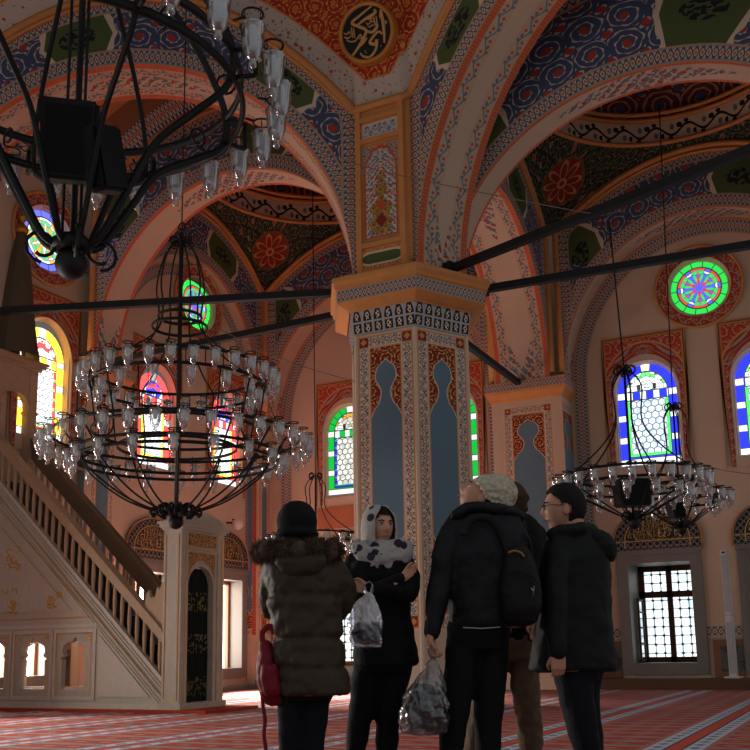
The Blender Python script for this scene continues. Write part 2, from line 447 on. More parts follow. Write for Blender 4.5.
def f(bm):
    y = PC[1]-.97; z0, z1 = 6.9, 9.98
    quad(bm, [(PC[0]-BH, y, z0), (PC[0]+BH, y, z0), (PC[0]+BH, y, z1), (PC[0]-BH, y, z1)], [(-BH, z0), (BH, z0), (BH, z1), (-BH, z1)])
    for s in (-1, 1):
        quad(bm, [(PC[0]+s*BH, y, z0), (PC[0]+s*.95, y+1.2, z0), (PC[0]+s*.95, y+1.2, z1), (PC[0]+s*BH, y, z1)], [(9, z0)]*4)
pp_('painted_block', f, M_BLK)
def f(bm):
    y = PC[1]-.985
    for x in (-.40, .40): box(bm, PC[0]+x-.045, PC[0]+x+.045, y-.03, y+.05, 6.9, 9.95)
    for z in (7.49, 9.36, 9.75): box(bm, PC[0]-.4, PC[0]+.4, y-.028, y+.05, z-.04, z+.04)
pp_('block_moulding', f, orange)
pp_('springing_course', lambda bm: hexring(bm, PC, 1.09, 6.9, 1.09, 7.07), brick)

DA = 26.
def dirv(a): return V((cos(radians(a)), sin(radians(a)), 0))
LD, RD = 180+DA, 360-DA
pL = V((PC[0], PC[1], 0))+dirv(LD)*.92; pRr = V((PC[0], PC[1], 0))+dirv(RD)*.92
MA = dict(span=7.6, rise=4.0, w=1.08, sof=M_SOF, Wo=3.93, z1=9.98, z2=12.4)
arch('wide painted arch under the dome springing from the left side of the great pillar', pL, LD, back=True, **{**MA})
arch('wide painted arch under the dome springing from the right side of the great pillar', pRr, RD, **{**MA})
# side arches of the bays
arch('pale arch with orange edges left of the pillar, nearest the red glass windows', (-13.85, 15.2), 0, 6.5, 3.3, .8, M_SOFM, Wo=3.3)
arch('shaded arch with blue scrolls running right from behind the great pillar', (-5.75, 14.95), 0, 6.6, 2.95, .62, M_SOFN, Wo=3.35)
arch('broad pale arch with red edges from behind the great pillar to the side wall', (-6.62, 15.35), 90, 5.75, 3.3, 1.35, M_SOFV, Wo=2.95)
arch('shaded arch at the far right between hall and side wall', (1.5, 15.35), 90, 5.75, 3.3, 1.2, M_SOFV, Wo=2.95)
# blind arches against the walls
arch('blind arch framing the two red glass windows on the left wall', (-14.08, 15.65), 90, 5.6, 3.45, .32, M_SOFW, Wo=2.85, back=False, e=.9)
arch('blind arch framing the green glass windows on the side wall', (-13.75, 21.65), 0, 6.3, 3.35, .7, M_SOFW, Wo=3.2, back=False)
arch('blind arch framing the blue glass windows and rosette on the side wall', (-5.65, 21.65), 0, 6.3, 3.4, .7, M_SOFW, Wo=3.2, back=False)
M_IN = m_band('inner_arch_band_paint', .34, 'knot', .24)
def inner_band(label, mk, c, a, rise, z0, w, n=48, low=1.9, e=1.):
    bm = nbm(); rows = []; ua = []
    P = [(-a, z) for z in [low+(z0-low)*i/8 for i in range(8)]]+[(-a*cos(PI*i/n), z0+rise*sin(PI*i/n)**e) for i in range(n+1)]+[(a, z0-(z0-low)*(i+1)/8) for i in range(8)]
    s = 0
    for i, (x, z) in enumerate(P):
        if i: s += hypot(x-P[i-1][0], z-P[i-1][1])
        k = 1-w/a; q = (x*k, z if z < z0 else z0+(z-z0)*(1-w/rise))
        rows.append([mk(c+x, 0, z), mk(c+q[0], 0, q[1])]); ua.append([(s, 0), (s, w)])
    grid(bm, rows, ua); o = obj('wall_band', bm, M_IN); tag(o, label, 'painted band', kind='structure'); o.name = 'trim_1'; return o
SW = lambda x, y, z: V((x, 22-y-.012, z))         # side wall frame: x along, y out into the hall
QW = lambda x, y, z: V((-14.2+y+.012, x, z))      # left wall frame
inner_band('painted interlace band around the blue glass windows', SW, -2.5, 3.15, 3.4, Z0, .34)
inner_band('painted interlace band around the green glass windows', SW, -10.6, 3.15, 3.35, Z0, .34)
inner_band('painted interlace band around the red glass windows', QW, 18.45, 2.8, 3.3, Z0, .3, e=.9)
inner_band('painted interlace band around the yellow glass window', QW, 13.45, 1.5, 1.9, 9.0, .28, low=8.9)

# vaults over the side bays
def m_pend():
    m = Mt('pendentive_flower_paint', .85); u, v = m.uv(); a, b = m.uv('uv2')
    d, cc = m.voro(m.vec(u, v), 3.6); d2, c2 = m.voro(m.vec(u, v), 8)
    ed, _ = m.voro(m.vec(u, v), 3.6, 'DISTANCE_TO_EDGE')
    c = p_scroll(m, u, v, .3, srgb(40, 46, 38), srgb(122, 116, 84), srgb(60, 70, 50), .2, 1.5, 1.2, .03)
    c = m.mix(d < .22, c, srgb(150, 130, 100)); c = m.mix(d < .15, c, RED)
    c = m.mix((d2 < .14) & (c2 > .6), c, srgb(150, 60, 50))
    r = hyp(a, b); th = m.op('ARCTAN2', b, a); k = (th*4).sin().abs(); R = .46
    c = m.mix(r < R*1.08, c, srgb(120, 84, 50))
    c = m.mix(r < R*.97, c, DRED)
    pet = ((r-R*(.35+.52*1)).abs() < .0)
    pe = ((r-(k*R*.62+R*.28)).abs() < .035) | (r < R*.24)
    c = m.mix(pe, c, srgb(196, 136, 84)); c = m.mix(r < R*.12, c, DRED)
    c = m.mix(v < .09, c, ORG)
    return m.col(c)
M_PEND = m_pend()
M_RING = m_band('dome_ring_band', .55, 'vine', .7, ln=DK, dot=GREY)
M_DOME = m_scrollmat('dome_scroll_paint', .9, srgb(110, 40, 36), srgb(170, 140, 120), NAVY, fat=.3)
def bay(x0, x1, y0, y1, label, R=2.8, zr=12.05):
    cx, cy = (x0+x1)/2, (y0+y1)/2; hx, hy = (x1-x0)/2, (y1-y0)/2
    top = thing('ceiling', (cx, cy, zr), label, 'vault', kind='structure')
    n = 96; K = 10; rows = []; ua = []; ub = []
    cph = [atan2(sy*hy, sx*hx) for sx, sy in ((1, 1), (-1, 1), (-1, -1), (1, -1))]
    for i in range(n+1):
        ph = 2*PI*i/n; c, s = cos(ph), sin(ph); q = min(hx/abs(c) if abs(c) > 1e-6 else 1e9, hy/abs(s) if abs(s) > 1e-6 else 1e9)
        bx, by = c*q, s*q
        t = abs(by)/hy if abs(abs(bx)-hx) < 1e-6 else abs(bx)/hx
        zb = Z2-(Z2-Z1)*min(1, t)**2
        r_ = []; a_ = []; b_ = []
        dc = min(((ph-q_+PI) % (2*PI))-PI for q_ in cph) if False else min((((ph-q_+PI) % (2*PI))-PI for q_ in cph), key=abs)
        for k in range(K+1):
            f_ = k/K; B = sin(PI*f_)*.18*max(0, q-R)
            x, y = bx+(R*c-bx)*f_+c*B, by+(R*s-by)*f_+s*B; z = zb+(zr-zb)*f_+B*.2
            r_.append((cx+x, cy+y, z)); L = hypot(hypot(R*c-bx, R*s-by), zr-zb)
            a_.append((ph*R, f_*L)); dist = hypot(x, y); Lc = hypot(hypot(hx, hy)-R, zr-Z1)
            b_.append((dc*dist, (z-11.52)*1.35))
        rows.append(r_); ua.append(a_); ub.append(b_)
    bm = nbm(); grid(bm, rows, ua, ub); obj('pendentives', bm, M_PEND, top, True, world=True)
    bm = nbm(); rows = [[(cx+(R)*cos(2*PI*i/n), cy+R*sin(2*PI*i/n), z) for z in (zr, zr+.28, zr+.55)] for i in range(n+1)]
    grid(bm, rows, [[(2*PI*R*i/n, v) for v in (0, .28, .55)] for i in range(n+1)]); obj('ring_band', bm, M_RING, top, True, world=True)
    bm = nbm()
    for r, z in ((R-.03, zr), (R-.05, zr+.57), (R-.12, zr+.68)): tube(bm, [(cx+r*cos(2*PI*i/64), cy+r*sin(2*PI*i/64), z) for i in range(64)], .05, 6, closed=True)
    obj('ring_moulding', bm, orange, top, True, world=True)
    bm = nbm(); rows = []; ua = []
    for i in range(n+1):
        ph = 2*PI*i/n; rows.append([(cx+(R-.02)*cos(b)*cos(ph), cy+(R-.02)*cos(b)*sin(ph), zr+.55+2.0*sin(b)) for b in [PI/2*k/12 for k in range(13)]])
        ua.append([(ph*R, R*PI/2*k/12) for k in range(13)])
    grid(bm, rows, ua); obj('dome', bm, M_DOME, top, True, world=True)
bay(-13.92, -7.3, 15.6, 21.3, 'vault over the left bay with dark flowered pendentives and gold rosettes')
bay(-5.92, .88, 15.27, 21.3, 'shaded vault over the right bay with dark red scrolls in its dome')

# main pendentive over the pillar, then the ring and dome of the hall
HC = V((PC[0], PC[1]-7.75, 0))
def planeL(p, ang, off): d = dirv(ang); nrm = V((-d.y, d.x, 0)); return p+nrm*off, d
def m_main():
    m = Mt('main_pendentive_paint', .85); x, z = m.uv(); _, d = m.uv('uv2')
    c = p_scroll(m, x+.22, z+.1, .36, srgb(176, 52, 34), srgb(226, 156, 74), srgb(214, 120, 50), .22, 2.2, 1.4, .09)
    vd, vc = m.voro(m.vec(x, z), 8); vd2, vc2 = m.voro(m.vec(x, z), 15)
    p = m.mix((vd2 < .24) & (vc2 > .2), srgb(206, 188, 172), srgb(120, 118, 96)); p = m.mix((vd < .26) & (vc > .55), p, srgb(184, 88, 70))
    c = m.mix(d < .5, c, ORG); c = m.mix(d < .47, c, p); c = m.mix(d < .1, c, ORG)
    return m.col(c)
M_MAIN = m_main()
def mainpend(a0, a1, label, full):
    t = thing('ceiling', (PC[0]+(0 if full else -5), PC[1]-1, 9.98), label, 'vault', kind='structure')
    segs = []
    for p, ang, off in ((pL, LD, MA['w']/2), (pRr, RD, -MA['w']/2)):
        d = dirv(ang); nr = V((-d.y, d.x, 0)); segs.append((p+nr*off, d))
    R, zr = 6.35, 12.75; n = 90; K = 22; rows = []; low = []
    for i in range(n+1):
        ph = radians(a0+(a1-a0)*i/n); c = V((cos(ph), sin(ph), 0)); best = None
        q = (PC[1]-.97-HC.y)/c.y; hit = HC+c*q; zb = 9.98; best = q if q > 0 and abs(hit.x-PC[0]) <= BH+.02 else 1e9
        for p, d in segs:
            den = c.x*d.y-c.y*d.x or 1e-9; w = p-HC; q = (w.x*d.y-w.y*d.x)/den; s = (HC+c*q-p).dot(d)
            if q > 0 and s > -.3 and q < best: best = q; zb = outer_z(s-MA['span']/2, MA['Wo'], MA['z1'], MA['z2'])
        b = HC+c*best; low.append(V((b.x, b.y, zb)))
        e = HC+c*R; rows.append([V((b.x+(e.x-b.x)*(k/K)**1.3, b.y+(e.y-b.y)*(k/K)**1.3, zb+(max(zr, zb+.2)-zb)*k/K)) for k in range(K+1)])
    ua = [[(sin(radians(a0+(a1-a0)*i/n)-PI/2)*-7, p.z) for p in r] for i, r in enumerate(rows)]
    ub = [[(0, min((p-l).length for l in low)) for p in r] for r in rows]
    bm = nbm(); grid(bm, rows, ua, ub); obj('painted_pendentive', bm, M_MAIN, t, True, world=True)
    bm = nbm(); tube(bm, [p+V((0, -.03, .0)) for p in low], .07, 6); obj('moulding', bm, orange, t, True, world=True)
    if not full: return
    bm = nbm(); n = 96
    rows = [[(HC.x+r*cos(2*PI*i/n), HC.y+r*sin(2*PI*i/n), z) for r, z in [(6.36, 12.74), (6.35, 13.6)]+[(6.35*cos(b), 13.6+5.6*sin(b)) for b in [PI/2*k/10 for k in range(1, 11)]]] for i in range(n+1)]
    grid(bm, rows, [[(2*PI*6.7*i/n, k) for k in range(12)] for i in range(n+1)])
    tag(obj('ceiling', bm, M_DOME, None, True), 'great dome over the middle of the hall', 'dome', kind='structure')
mainpend(62, 118, 'red pendentive with gold scrolls rising above the great pillar', True)
mainpend(118, 171, 'red pendentive with gold scrolls in the upper left corner', False)
# low vaults between the great arches and the bay arches
for s, lab in ((-1, 'curved vault strip above the left bay arch'), (1, 'curved vault strip above the right bay arch')):
    p, ang, off = (pL, LD, -MA['w']/2) if s < 0 else (pRr, RD, MA['w']/2)
    d = dirv(ang); nr = V((-d.y, d.x, 0)); rows = []; ua = []
    for i in range(41):
        t = i/40; a = p+nr*off+d*(MA['span']*t); za = outer_z(MA['span']*(t-.5), MA['Wo'], MA['z1'], MA['z2'])
        y2 = 14.8 if s < 0 else 14.64; x2 = (-7.35-6.5*t) if s < 0 else (-5.75+6.6*t)
        zb = outer_z(6.6*(t-.5), 3.3, Z1, Z2)
        rows.append([V((x2+(a.x-x2)*k/10, y2+(a.y-y2)*k/10, zb+(za-zb)*k/10+sin(PI*k/10)*.5)) for k in range(11)])
        ua.append([(t*8, k/10*1.4) for k in range(11)])
    bm = nbm(); grid(bm, rows, ua)
    mm = Mt('striped_vault_paint', .85); u, v = mm.uv(); q = p_knot(mm, u, (v/.28).fr(), .3, CREAM, NAVY); 
    cc = mm.mix((v/.7).fr() < .3, srgb(150, 100, 68), q); cc = mm.mix((((v/.7).fr()-.65).abs()) < .08, cc, ORG)
    tag(obj('ceiling', bm, mm.col(cc), None, True), lab, 'vault', kind='structure')

# medallion
def medallion():
    c = onY(367, 33, 13.2)
    nrm = V((.1, -1, -.3)).normalized(); ya = (V((0, 0, 1))-nrm*nrm.z).normalized(); xa = ya.cross(nrm)
    M = Matrix((xa, ya, nrm)).transposed().to_4x4()
    t = thing('calligraphy_medallion', c, 'round black medallion with gold Arabic lettering above the great pillar', 'medallion')
    def o(name, bm, mat, sm=True):
        ob = obj(name, bm, mat, t, sm); ob.matrix_local = M; return ob
    R = .5
    bm = nbm(); lathe(bm, [(0.001, .02), (R*.86, .02)], 64); o('black_disc', bm, plain('black_enamel', srgb(24, 30, 30), .5), False)
    bm = nbm(); lathe(bm, [(R*.85, -.2), (R*.86, .05), (R*.93, .075), (R*1.0, .05), (R*1.03, -.2)], 64); o('gold_ring', bm, plain('dull_gold', srgb(206, 138, 66), .5, .3))
    gold = plain('gold_lettering', srgb(222, 164, 100), .5, .2)
    S = R/30.   # strokes traced in pixels around the disc's middle, y up
    def st(pts, w=1.5, nm=5):
        pts = sp([(x*S, y*S, .03) for x, y in pts], nm); n = len(pts)
        rr = [S*w*(.45+.75*sin(PI*min(1, .12+.8*i/(n-1)))) for i in range(n)]
        bm = nbm(); tube(bm, pts, rr, 6, flat=(1, 1)); 
        for v in bm.verts: v.co.z = .03+(v.co.z-.03)*.35
        return bm
    big = [[(17.5, 19), (18.2, 12), (18.6, 4), (18.4, -6), (17.6, -14)],                                    # alif
           [(16.2, 10), (17.6, 15.5), (19.3, 19.5)],
           [(9, 24), (-3, 18.5), (-14, 13), (-8, 8), (0, 2), (-5, -6), (-12, -14), (-20, -20), (-20, -17)],  # kaf and ra
           [(10.5, 20), (11.5, 16.5), (0, 13), (-9, 9)],
           [(16.5, -5), (12, -2), (4, -8), (3, -11), (8, -13), (10, -9), (8, -18), (1, -24), (-6, -22), (-9, -18)],
           [(0, 2), (6, -1), (12, 3), (11, 7)], [(-10, -12), (-5, -9), (0, -5)]]
    for p in big: o('letter', st(p, 1.45), gold)
    small = [[(1, 9.5), (2.5, 7.5), (5, 8.5), (6, 11), (7.5, 8.5), (9, 9)], [(3, 11.5), (6.5, 12.5), (9.5, 11)], [(9.5, 13.5), (9.8, 8), (10, 4)], [(12, 13.5), (12.2, 8), (12.2, 4)], [(22, 7), (20.5, 5.5), (22.5, 5), (20.8, 3)],
             [(-24, 5), (-21, 3), (-18, 5), (-17, 2)], [(-15.5, 9), (-15.2, 3), (-15, -2)], [(-13.2, 8), (-13, 2), (-12.8, -3)], [(-22, -2), (-18, -5), (-12, -5), (-8, -1), (-6, 0)], [(-9, -3), (-7.2, -1.2), (-5.5, -3), (-7.5, -4.4), (-9, -3)],
             [(2, 6), (4.5, 4.5), (7, 6), (8.5, 4)], [(-24, 1), (-20, -1), (-16, 1)], [(-4, -17), (-3.2, -17.6)], [(-3, -19), (-2.2, -19.5)], [(13, -16), (13.9, -16.6)]]
    for p in small: o('small_letter', st(p, .65), gold)
medallion()

# tie rods
ZT = 7.0
def rod(a, b, label, r=.06):
    bm = nbm(); a = V(a); b = V(b); d = (b-a).normalized(); n = V((0, 0, 1)).cross(d)
    M = Matrix((d, n, V((0, 0, 1)))).transposed().to_4x4(); M.translation = a
    box(bm, 0, (b-a).length, -r, r, -r, r, M)
    o = obj('tie_rod', bm, ironrod); tag(o, label, 'iron tie rod')
    for e, s in ((0, 1), ((b-a).length, -1)):
        bm = nbm(); box(bm, e-.08, e+.08, -.1, .1, -.1, .1, M); obj('end_block', bm, ironrod, o)
    return o
rod(pL+V((.25, .1, ZT)), pL+dirv(201)*7.9+V((0, .1, ZT)), 'long black iron tie rod running left from the pillar capital at the great arch')
rod((-7.45, 15.0, ZT+.02), (-13.95, 15.2, ZT), 'black iron tie rod behind the hanging chandelier, lower of the two left of the pillar')
rod((-5.55, 14.1, ZT+.05), (4.3, 10.45, ZT+.05), 'black iron tie rod rising steeply to the upper right edge from the capital')
rod((-5.35, 15.1, ZT), (4, 15.6, ZT), 'black iron tie rod crossing in front of the round window at right')
rod((-6.7, 15.5, ZT), (-6.7, 21.25, ZT), 'short black iron tie rod going back from the capital to the side wall')

# ------------------------------------------------------------------ floor and walls
def m_carpet():
    m = Mt('prayer_carpet', .8, spec=.2); x, y, z = m.pos()
    n2 = m.noise(m.vec(x*.6, y*3), 5, 3)
    P = .46
    r = m.mix(n2, srgb(178, 68, 42), srgb(150, 52, 34))
    f = (y/P).fr(); nich = ((x*(2*PI/.77)).sin().abs()*.05)
    c = m.mix((f-.5).abs() < .40-nich, srgb(140, 140, 146), r)
    c = m.mix(((f-.5).abs() > .47), c, srgb(92, 80, 84))
    c = m.mix(((f-.5).abs() < .12) & (((x*3).fr()-.5).abs()+((f-.5).abs()*3) < .3), c, srgb(190, 120, 92))
    d = (x+.05).abs()
    for q in (-1.6, -3.15, -4.95, -6.72, -8.2, -9.4, -10.65, -12.2, 1.5, 3): d = mn(d, (x-q).abs())
    sp_ = m.mix((((y/.3).fr()-.5).abs()+((d-.16)*5).abs() < .3), srgb(176, 182, 196), srgb(104, 106, 122))
    c = m.mix(d < .3, c, m.mix(n2, srgb(176, 110, 90), srgb(150, 92, 80))); c = m.mix(d < .24, c, sp_); c = m.mix(d < .07, c, srgb(190, 70, 46)); c = m.mix((d-.075).abs() < .012, c, srgb(60, 50, 56))
    m.bump(m.noise(None, 90, 2), .006, .6)
    return m.col(c)
bm = nbm(); quad(bm, [(-14.3, -3, 0), (6, -3, 0), (6, 22, 0), (-14.3, 22, 0)])
tag(obj('floor', bm, m_carpet()), 'red prayer carpet with blue grey stripes covering the hall floor', 'carpet', kind='structure')

def wall(name, label, mk, s0, s1, z0, z1, holes, mat):
    """flat wall with rectangular openings, cut into a grid"""
    xs = sorted({s0, s1, *[h[0] for h in holes], *[h[1] for h in holes]}); zs = sorted({z0, z1, *[h[2] for h in holes], *[h[3] for h in holes]})
    bm = nbm()
    for a, b in zip(xs, xs[1:]):
        for c, d in zip(zs, zs[1:]):
            mx_, mz = (a+b)/2, (c+d)/2
            if any(h[0] < mx_ < h[1] and h[2] < mz < h[3] for h in holes): continue
            quad(bm, [mk(a, -.012, c), mk(b, -.012, c), mk(b, -.012, d), mk(a, -.012, d)])
    return tag(obj(name, bm, mat), label, 'wall', kind='structure')

# window pieces ------------------------------------------------------------
def m_glass(name, c1, c2, head, head2, st=1.6, a=.68, zs=6.6, zb=4.95, tint=(1, 1, 1, 1)):
    m = Mt(name, .3); x, z = m.uv(); ax = x.abs(); W = tuple(q*min(1, 1.15/st) for q in (.93, .96, 1., 1)); LT = 1. if st < 3 else 1.6
    bw = .2
    dz = mx(z-zs, 0); d = mn(a-hyp(ax, dz*.9), z-zb)
    blk = m.mix(((z-zb)/.52).fr() < .3, c1, W)
    tb = m.op('ARCTAN2', dz, ax)*1.0
    blk = m.mix((z > zs+.08) , blk, m.mix((ax < .1), c1, W))
    # inner thin border
    ib = m.mix((z*5).fr() < .2, c2, (.02, .5, .06, 1))
    # hexagon lattice
    s = .16; X_ = x/s; Y_ = z/s
    def cell(u, v): return ((u).fr()-.5, ((v*(1/1.732)).fr()-.5)*1.732)
    p1 = cell(X_, Y_); p2 = cell(X_+.5, Y_+.866)
    h1 = mx(p1[0].abs(), p1[0].abs()*.5+p1[1].abs()*.866); h2 = mx(p2[0].abs(), p2[0].abs()*.5+p2[1].abs()*.866)
    hx = mn(h1, h2)
    wn = m.noise(m.vec(x, z), 6, 2)
    lat = m.mix(hx > .43, m.mix(wn > .55, tuple(p*q*LT for p, q in zip(W, tint)), tuple(.72*p*q*LT for p, q in zip(W, tint))), (.05, .05, .05, 1))
    # coloured head
    vd, vc = m.voro(m.vec(ax, z), 9, 'F1'); ve, _ = m.voro(m.vec(ax, z), 9, 'DISTANCE_TO_EDGE')
    hd = m.mix(vc > .38, head2, head); hd = m.mix(vc > .72, hd, W); hd = m.mix(ve < .05, hd, (.02, .02, .02, 1))
    q = d-bw
    core = m.mix(q < .075, lat, m.mix(q < .012, ib, (.02, .02, .02, 1)))
    bandz = ((z-zs+.02).abs() < .1)
    core = m.mix(z > zs-.12, core, hd)
    core = m.mix(bandz, core, m.mix((x/.3+.5).fr() < .42, c1, W)); core = m.mix(((z-zs+.02).abs()-.1).abs() < .014, core, (.02, .02, .02, 1))
    c = m.mix(d < bw, core, blk)
    lead = ((d-bw).abs() < .014) | (d < .01) | ((d < bw) & ((((z-zb)/.52).fr() < .03) | ((((z-zb)/.52).fr()-.3).abs() < .02)) & (z < zs+.05)) | ((d < bw) & (z > zs) & (((tb*3.2).fr()-.5).abs() < .05))
    c = m.mix(lead, c, (.02, .02, .02, 1))
    m.col(srgb(30, 30, 30)); m.glow(c, st); return m.mat
def m_round(name, ring, st=1.4, R=.62, pal=((.08, .1, .7, 1), (.7, .05, .05, 1), (.05, .45, .12, 1))):
    m = Mt(name, .3); x, z = m.uv(); r = hyp(x, z); th = m.op('ARCTAN2', z, x)
    f = ((th*(6/(2*PI))).fr()-.5).abs()
    vd, vc = m.voro(m.vec(r*1.0, f*.62), 7.5, 'F1'); ve, _ = m.voro(m.vec(r*1.0, f*.62), 7.5, 'DISTANCE_TO_EDGE')
    c = m.mix(vc > .3, pal[0], pal[1]); c = m.mix(vc > .48, c, (.6, .68, .9, 1)); c = m.mix(vc > .85, c, pal[2])
    c = m.mix(r < R*.16, c, pal[0]); c = m.mix(ve < .035, c, (.02, .02, .02, 1))
    seg = ((th*(14/(2*PI))).fr() < .08)
    rg = m.mix(seg, ring, (.02, .02, .02, 1)); c = m.mix(r > R*.78, c, rg); c = m.mix((r-R*.78).abs() < .015, c, (.02, .02, .02, 1))
    m.col(srgb(30, 30, 30)); m.glow(c, st); return m.mat
def m_surround(a, zs, hw, zt, zb, arch_w=.27):
    m = Mt('window_surround_paint', .85); x, z = m.uv(); ax = x.abs(); dz = mx(z-zs, 0)
    d = hyp(ax, dz*.82)-a; e = mn(mn(hw-ax, zt-z), z-zb)
    c = p_scroll(m, x+.3, z, .36, srgb(192, 66, 40), srgb(196, 168, 138), BRICK, .2, 1.7, .8)
    v = p_vine(m, z*1.3+ax, d/arch_w, .3, srgb(178, 62, 42), srgb(170, 160, 150), srgb(196, 150, 110), ORG)
    c = m.mix(d < arch_w, c, v); c = m.mix((d-arch_w).abs() < .022, c, srgb(214, 150, 100))
    c = m.mix(e < .09, c, srgb(196, 140, 84)); c = m.mix((e-.045).abs() < .014, c, srgb(130, 70, 40)); c = m.mix(d < .03, c, PALE)
    return m.col(c)
def archpts(a, zs, rise, n=20): return [(-a*cos(PI*i/n), zs+rise*sin(PI*i/n)**.92) for i in range(n+1)]
SUR = {}
def stained(n, mk, c, label, glass, a=.66, zs=6.58, rise=.72, zb=4.95, hw=.95, zt=8.0, zbf=4.68):
    t = thing('window_%d' % n, mk(c, 0, zbf), label, 'stained glass window', kind='structure')
    key = (a, zs, hw, zt, zbf)
    if key not in SUR: SUR[key] = m_surround(a+.07, zs, hw, zt, zbf)
    ar = [(-a, zb)]+archpts(a, zs, rise)+[(a, zb)]
    k = (a+.07)/a; ao = [(-a*k, zb-.07)]+[(x*k, zs+(z-zs)*1.08) for x, z in archpts(a, zs, rise)]+[(a*k, zb-.07)]
    # painted surround: rectangle with an arched hole
    bm = nbm(); rows = []; cz = (zb+zs)/2+.4
    out = []
    for x, z in ao:
        dx, dz = x, z-cz; q = min((hw/abs(dx)) if dx else 1e9, ((zt-cz)/dz) if dz > 0 else ((zbf-cz)/dz if dz < 0 else 1e9)); out.append((dx*q, cz+dz*q))
    P = list(zip(ao, out))
    for (i0, o0), (i1, o1) in zip(P, P[1:]):
        q = [i0, i1, o1, o0]
        corner = [(sx*hw, zz) for sx in (-1, 1) for zz in (zt,)]
        quad(bm, [mk(c+x, .03, z) for x, z in q], q)
        for cx, zz in corner:
            if (abs(o0[0]-cx) < 1e-6) != (abs(o1[0]-cx) < 1e-6) and cx*(o0[0]+o1[0]) > 0:
                f = [o0, o1, (cx, zz)]; quad(bm, [mk(c+x, .03, z) for x, z in f], f)
    q = [ao[0], out[0], (-hw, zbf), (hw, zbf), out[-1], ao[-1]]; quad(bm, [mk(c+x, .03, z) for x, z in q], q)
    for s in (-1, 1): quad(bm, [mk(c+s*hw, .03, zbf), mk(c+s*hw, .03, zt), mk(c+s*hw, -.03, zt), mk(c+s*hw, -.03, zbf)], [(9, 9)]*4)
    quad(bm, [mk(c-hw, .03, zt), mk(c+hw, .03, zt), mk(c+hw, -.03, zt), mk(c-hw, -.03, zt)], [(0, zt)]*4)
    obj('painted_surround', bm, SUR[key], t, world=True)
    bm = nbm(); R1 = [mk(c+x, .03, z) for x, z in ao]; R2 = [mk(c+x, -.12, z) for x, z in ar]
    grid(bm, [R1+[R1[0]], R2+[R2[0]]]); obj('reveal', bm, plaster, t, world=True)
    bm = nbm(); f = bm.faces.new([bm.verts.new(mk(c+x, -.12, z)) for x, z in ar]); l = uvs(bm)
    for lp, (x, z) in zip(f.loops, ar): lp[l].uv = (x, z)
    obj('stained_glass', bm, glass, t, world=True)
    return (c-a-.03, c+a+.03, zb-.03, zs+rise+.03)
def roundel(n, mk, c, z, label, glass, R=.62, RO=.95):
    t = thing('window_%d' % n, mk(c, 0, z), label, 'round window', kind='structure')
    n_ = 48; m = Mt('rosette_surround_paint', .85); u, v = m.uv(); w = RO-R-.08
    cc = p_vine(m, u, v/w, .3, srgb(182, 62, 42), srgb(180, 160, 138), srgb(190, 130, 90), srgb(206, 140, 80))
    def ring(r0, y0, r1, y1): return [[mk(c+r*cos(2*PI*i/n_), y, z+r*sin(2*PI*i/n_)) for r, y in ((r0, y0), (r1, y1))] for i in range(n_+1)]
    bm = nbm(); grid(bm, ring(R+.08, .03, RO, .03), [[(2*PI*.8*i/n_, 0), (2*PI*.8*i/n_, w)] for i in range(n_+1)])
    obj('painted_ring', bm, m.col(cc), t, world=True)
    bm = nbm(); tube(bm, [mk(c+RO*cos(2*PI*i/n_), .03, z+RO*sin(2*PI*i/n_)) for i in range(n_)], .035, 6, closed=True); obj('ring_moulding', bm, orange, t, True, world=True)
    bm = nbm(); grid(bm, ring(R+.08, .03, R, -.1)); obj('reveal', bm, plaster, t, True, world=True)
    bm = nbm(); f = bm.faces.new([bm.verts.new(mk(c+R*cos(2*PI*i/n_), -.1, z+R*sin(2*PI*i/n_))) for i in range(n_)]); l = uvs(bm)
    for i, lp in enumerate(f.loops): lp[l].uv = (R*cos(2*PI*i/n_), R*sin(2*PI*i/n_))
    obj('stained_glass', bm, glass, t, world=True)
    return (c-R-.02, c+R+.02, z-R-.02, z+R+.02)
marble = plain('grey_marble', srgb(128, 120, 112), .5, var=.12, scale=2)
wood = plain('dark_window_wood', srgb(92, 58, 38), .6, var=.2, scale=8)
def m_day(name, st, lo=(.75, .85, .8, 1), hi=(.95, .98, 1, 1), dark=.35):
    m = Mt(name, .3); x, z = m.uv(); n = m.noise(m.vec(x, z), 4, 5, .7)
    c = m.mix(n > .52, lo, hi); c = m.mix((n > .62) & (z < 1.6), c, (.35, .5, .25, 1)); c = m.mix((n < .38) & (z < 2.1), c, (.4, .55, .7, 1))
    m.col(srgb(40, 40, 40)); m.glow(c, st); return m.mat
def m_tymp():
    m = Mt('tympanum_paint', .7); x, z = m.uv(); ax = x.abs(); d, _ = m.uv('uv2')
    n = m.noise(m.vec(x*1.3, z*.8), 9, 2); gold = srgb(204, 164, 88)
    strokes = ((n*6).fr()-.5).abs() < .1; vert = (((x+n*.12)*9).fr() < .11) & (z > 3.3)
    c = m.mix((strokes | vert) & (d > .26) & (z > 3.2), DK, gold)
    tri = (((d > .05) & (d < .2)) | (z < 3.2)); tp = (((x*7+z*7).fr()-.5).abs() < .12) | (((x*7-z*7).fr()-.5).abs() < .12)
    c = m.mix(tri, c, m.mix(tp, DK, srgb(122, 116, 112)))
    c = m.mix(((d-.23).abs() < .012) | ((z-3.215).abs() < .01), c, gold); c = m.mix(d < .03, c, srgb(170, 124, 70))
    return m.col(c)
M_TYMP = m_tymp()
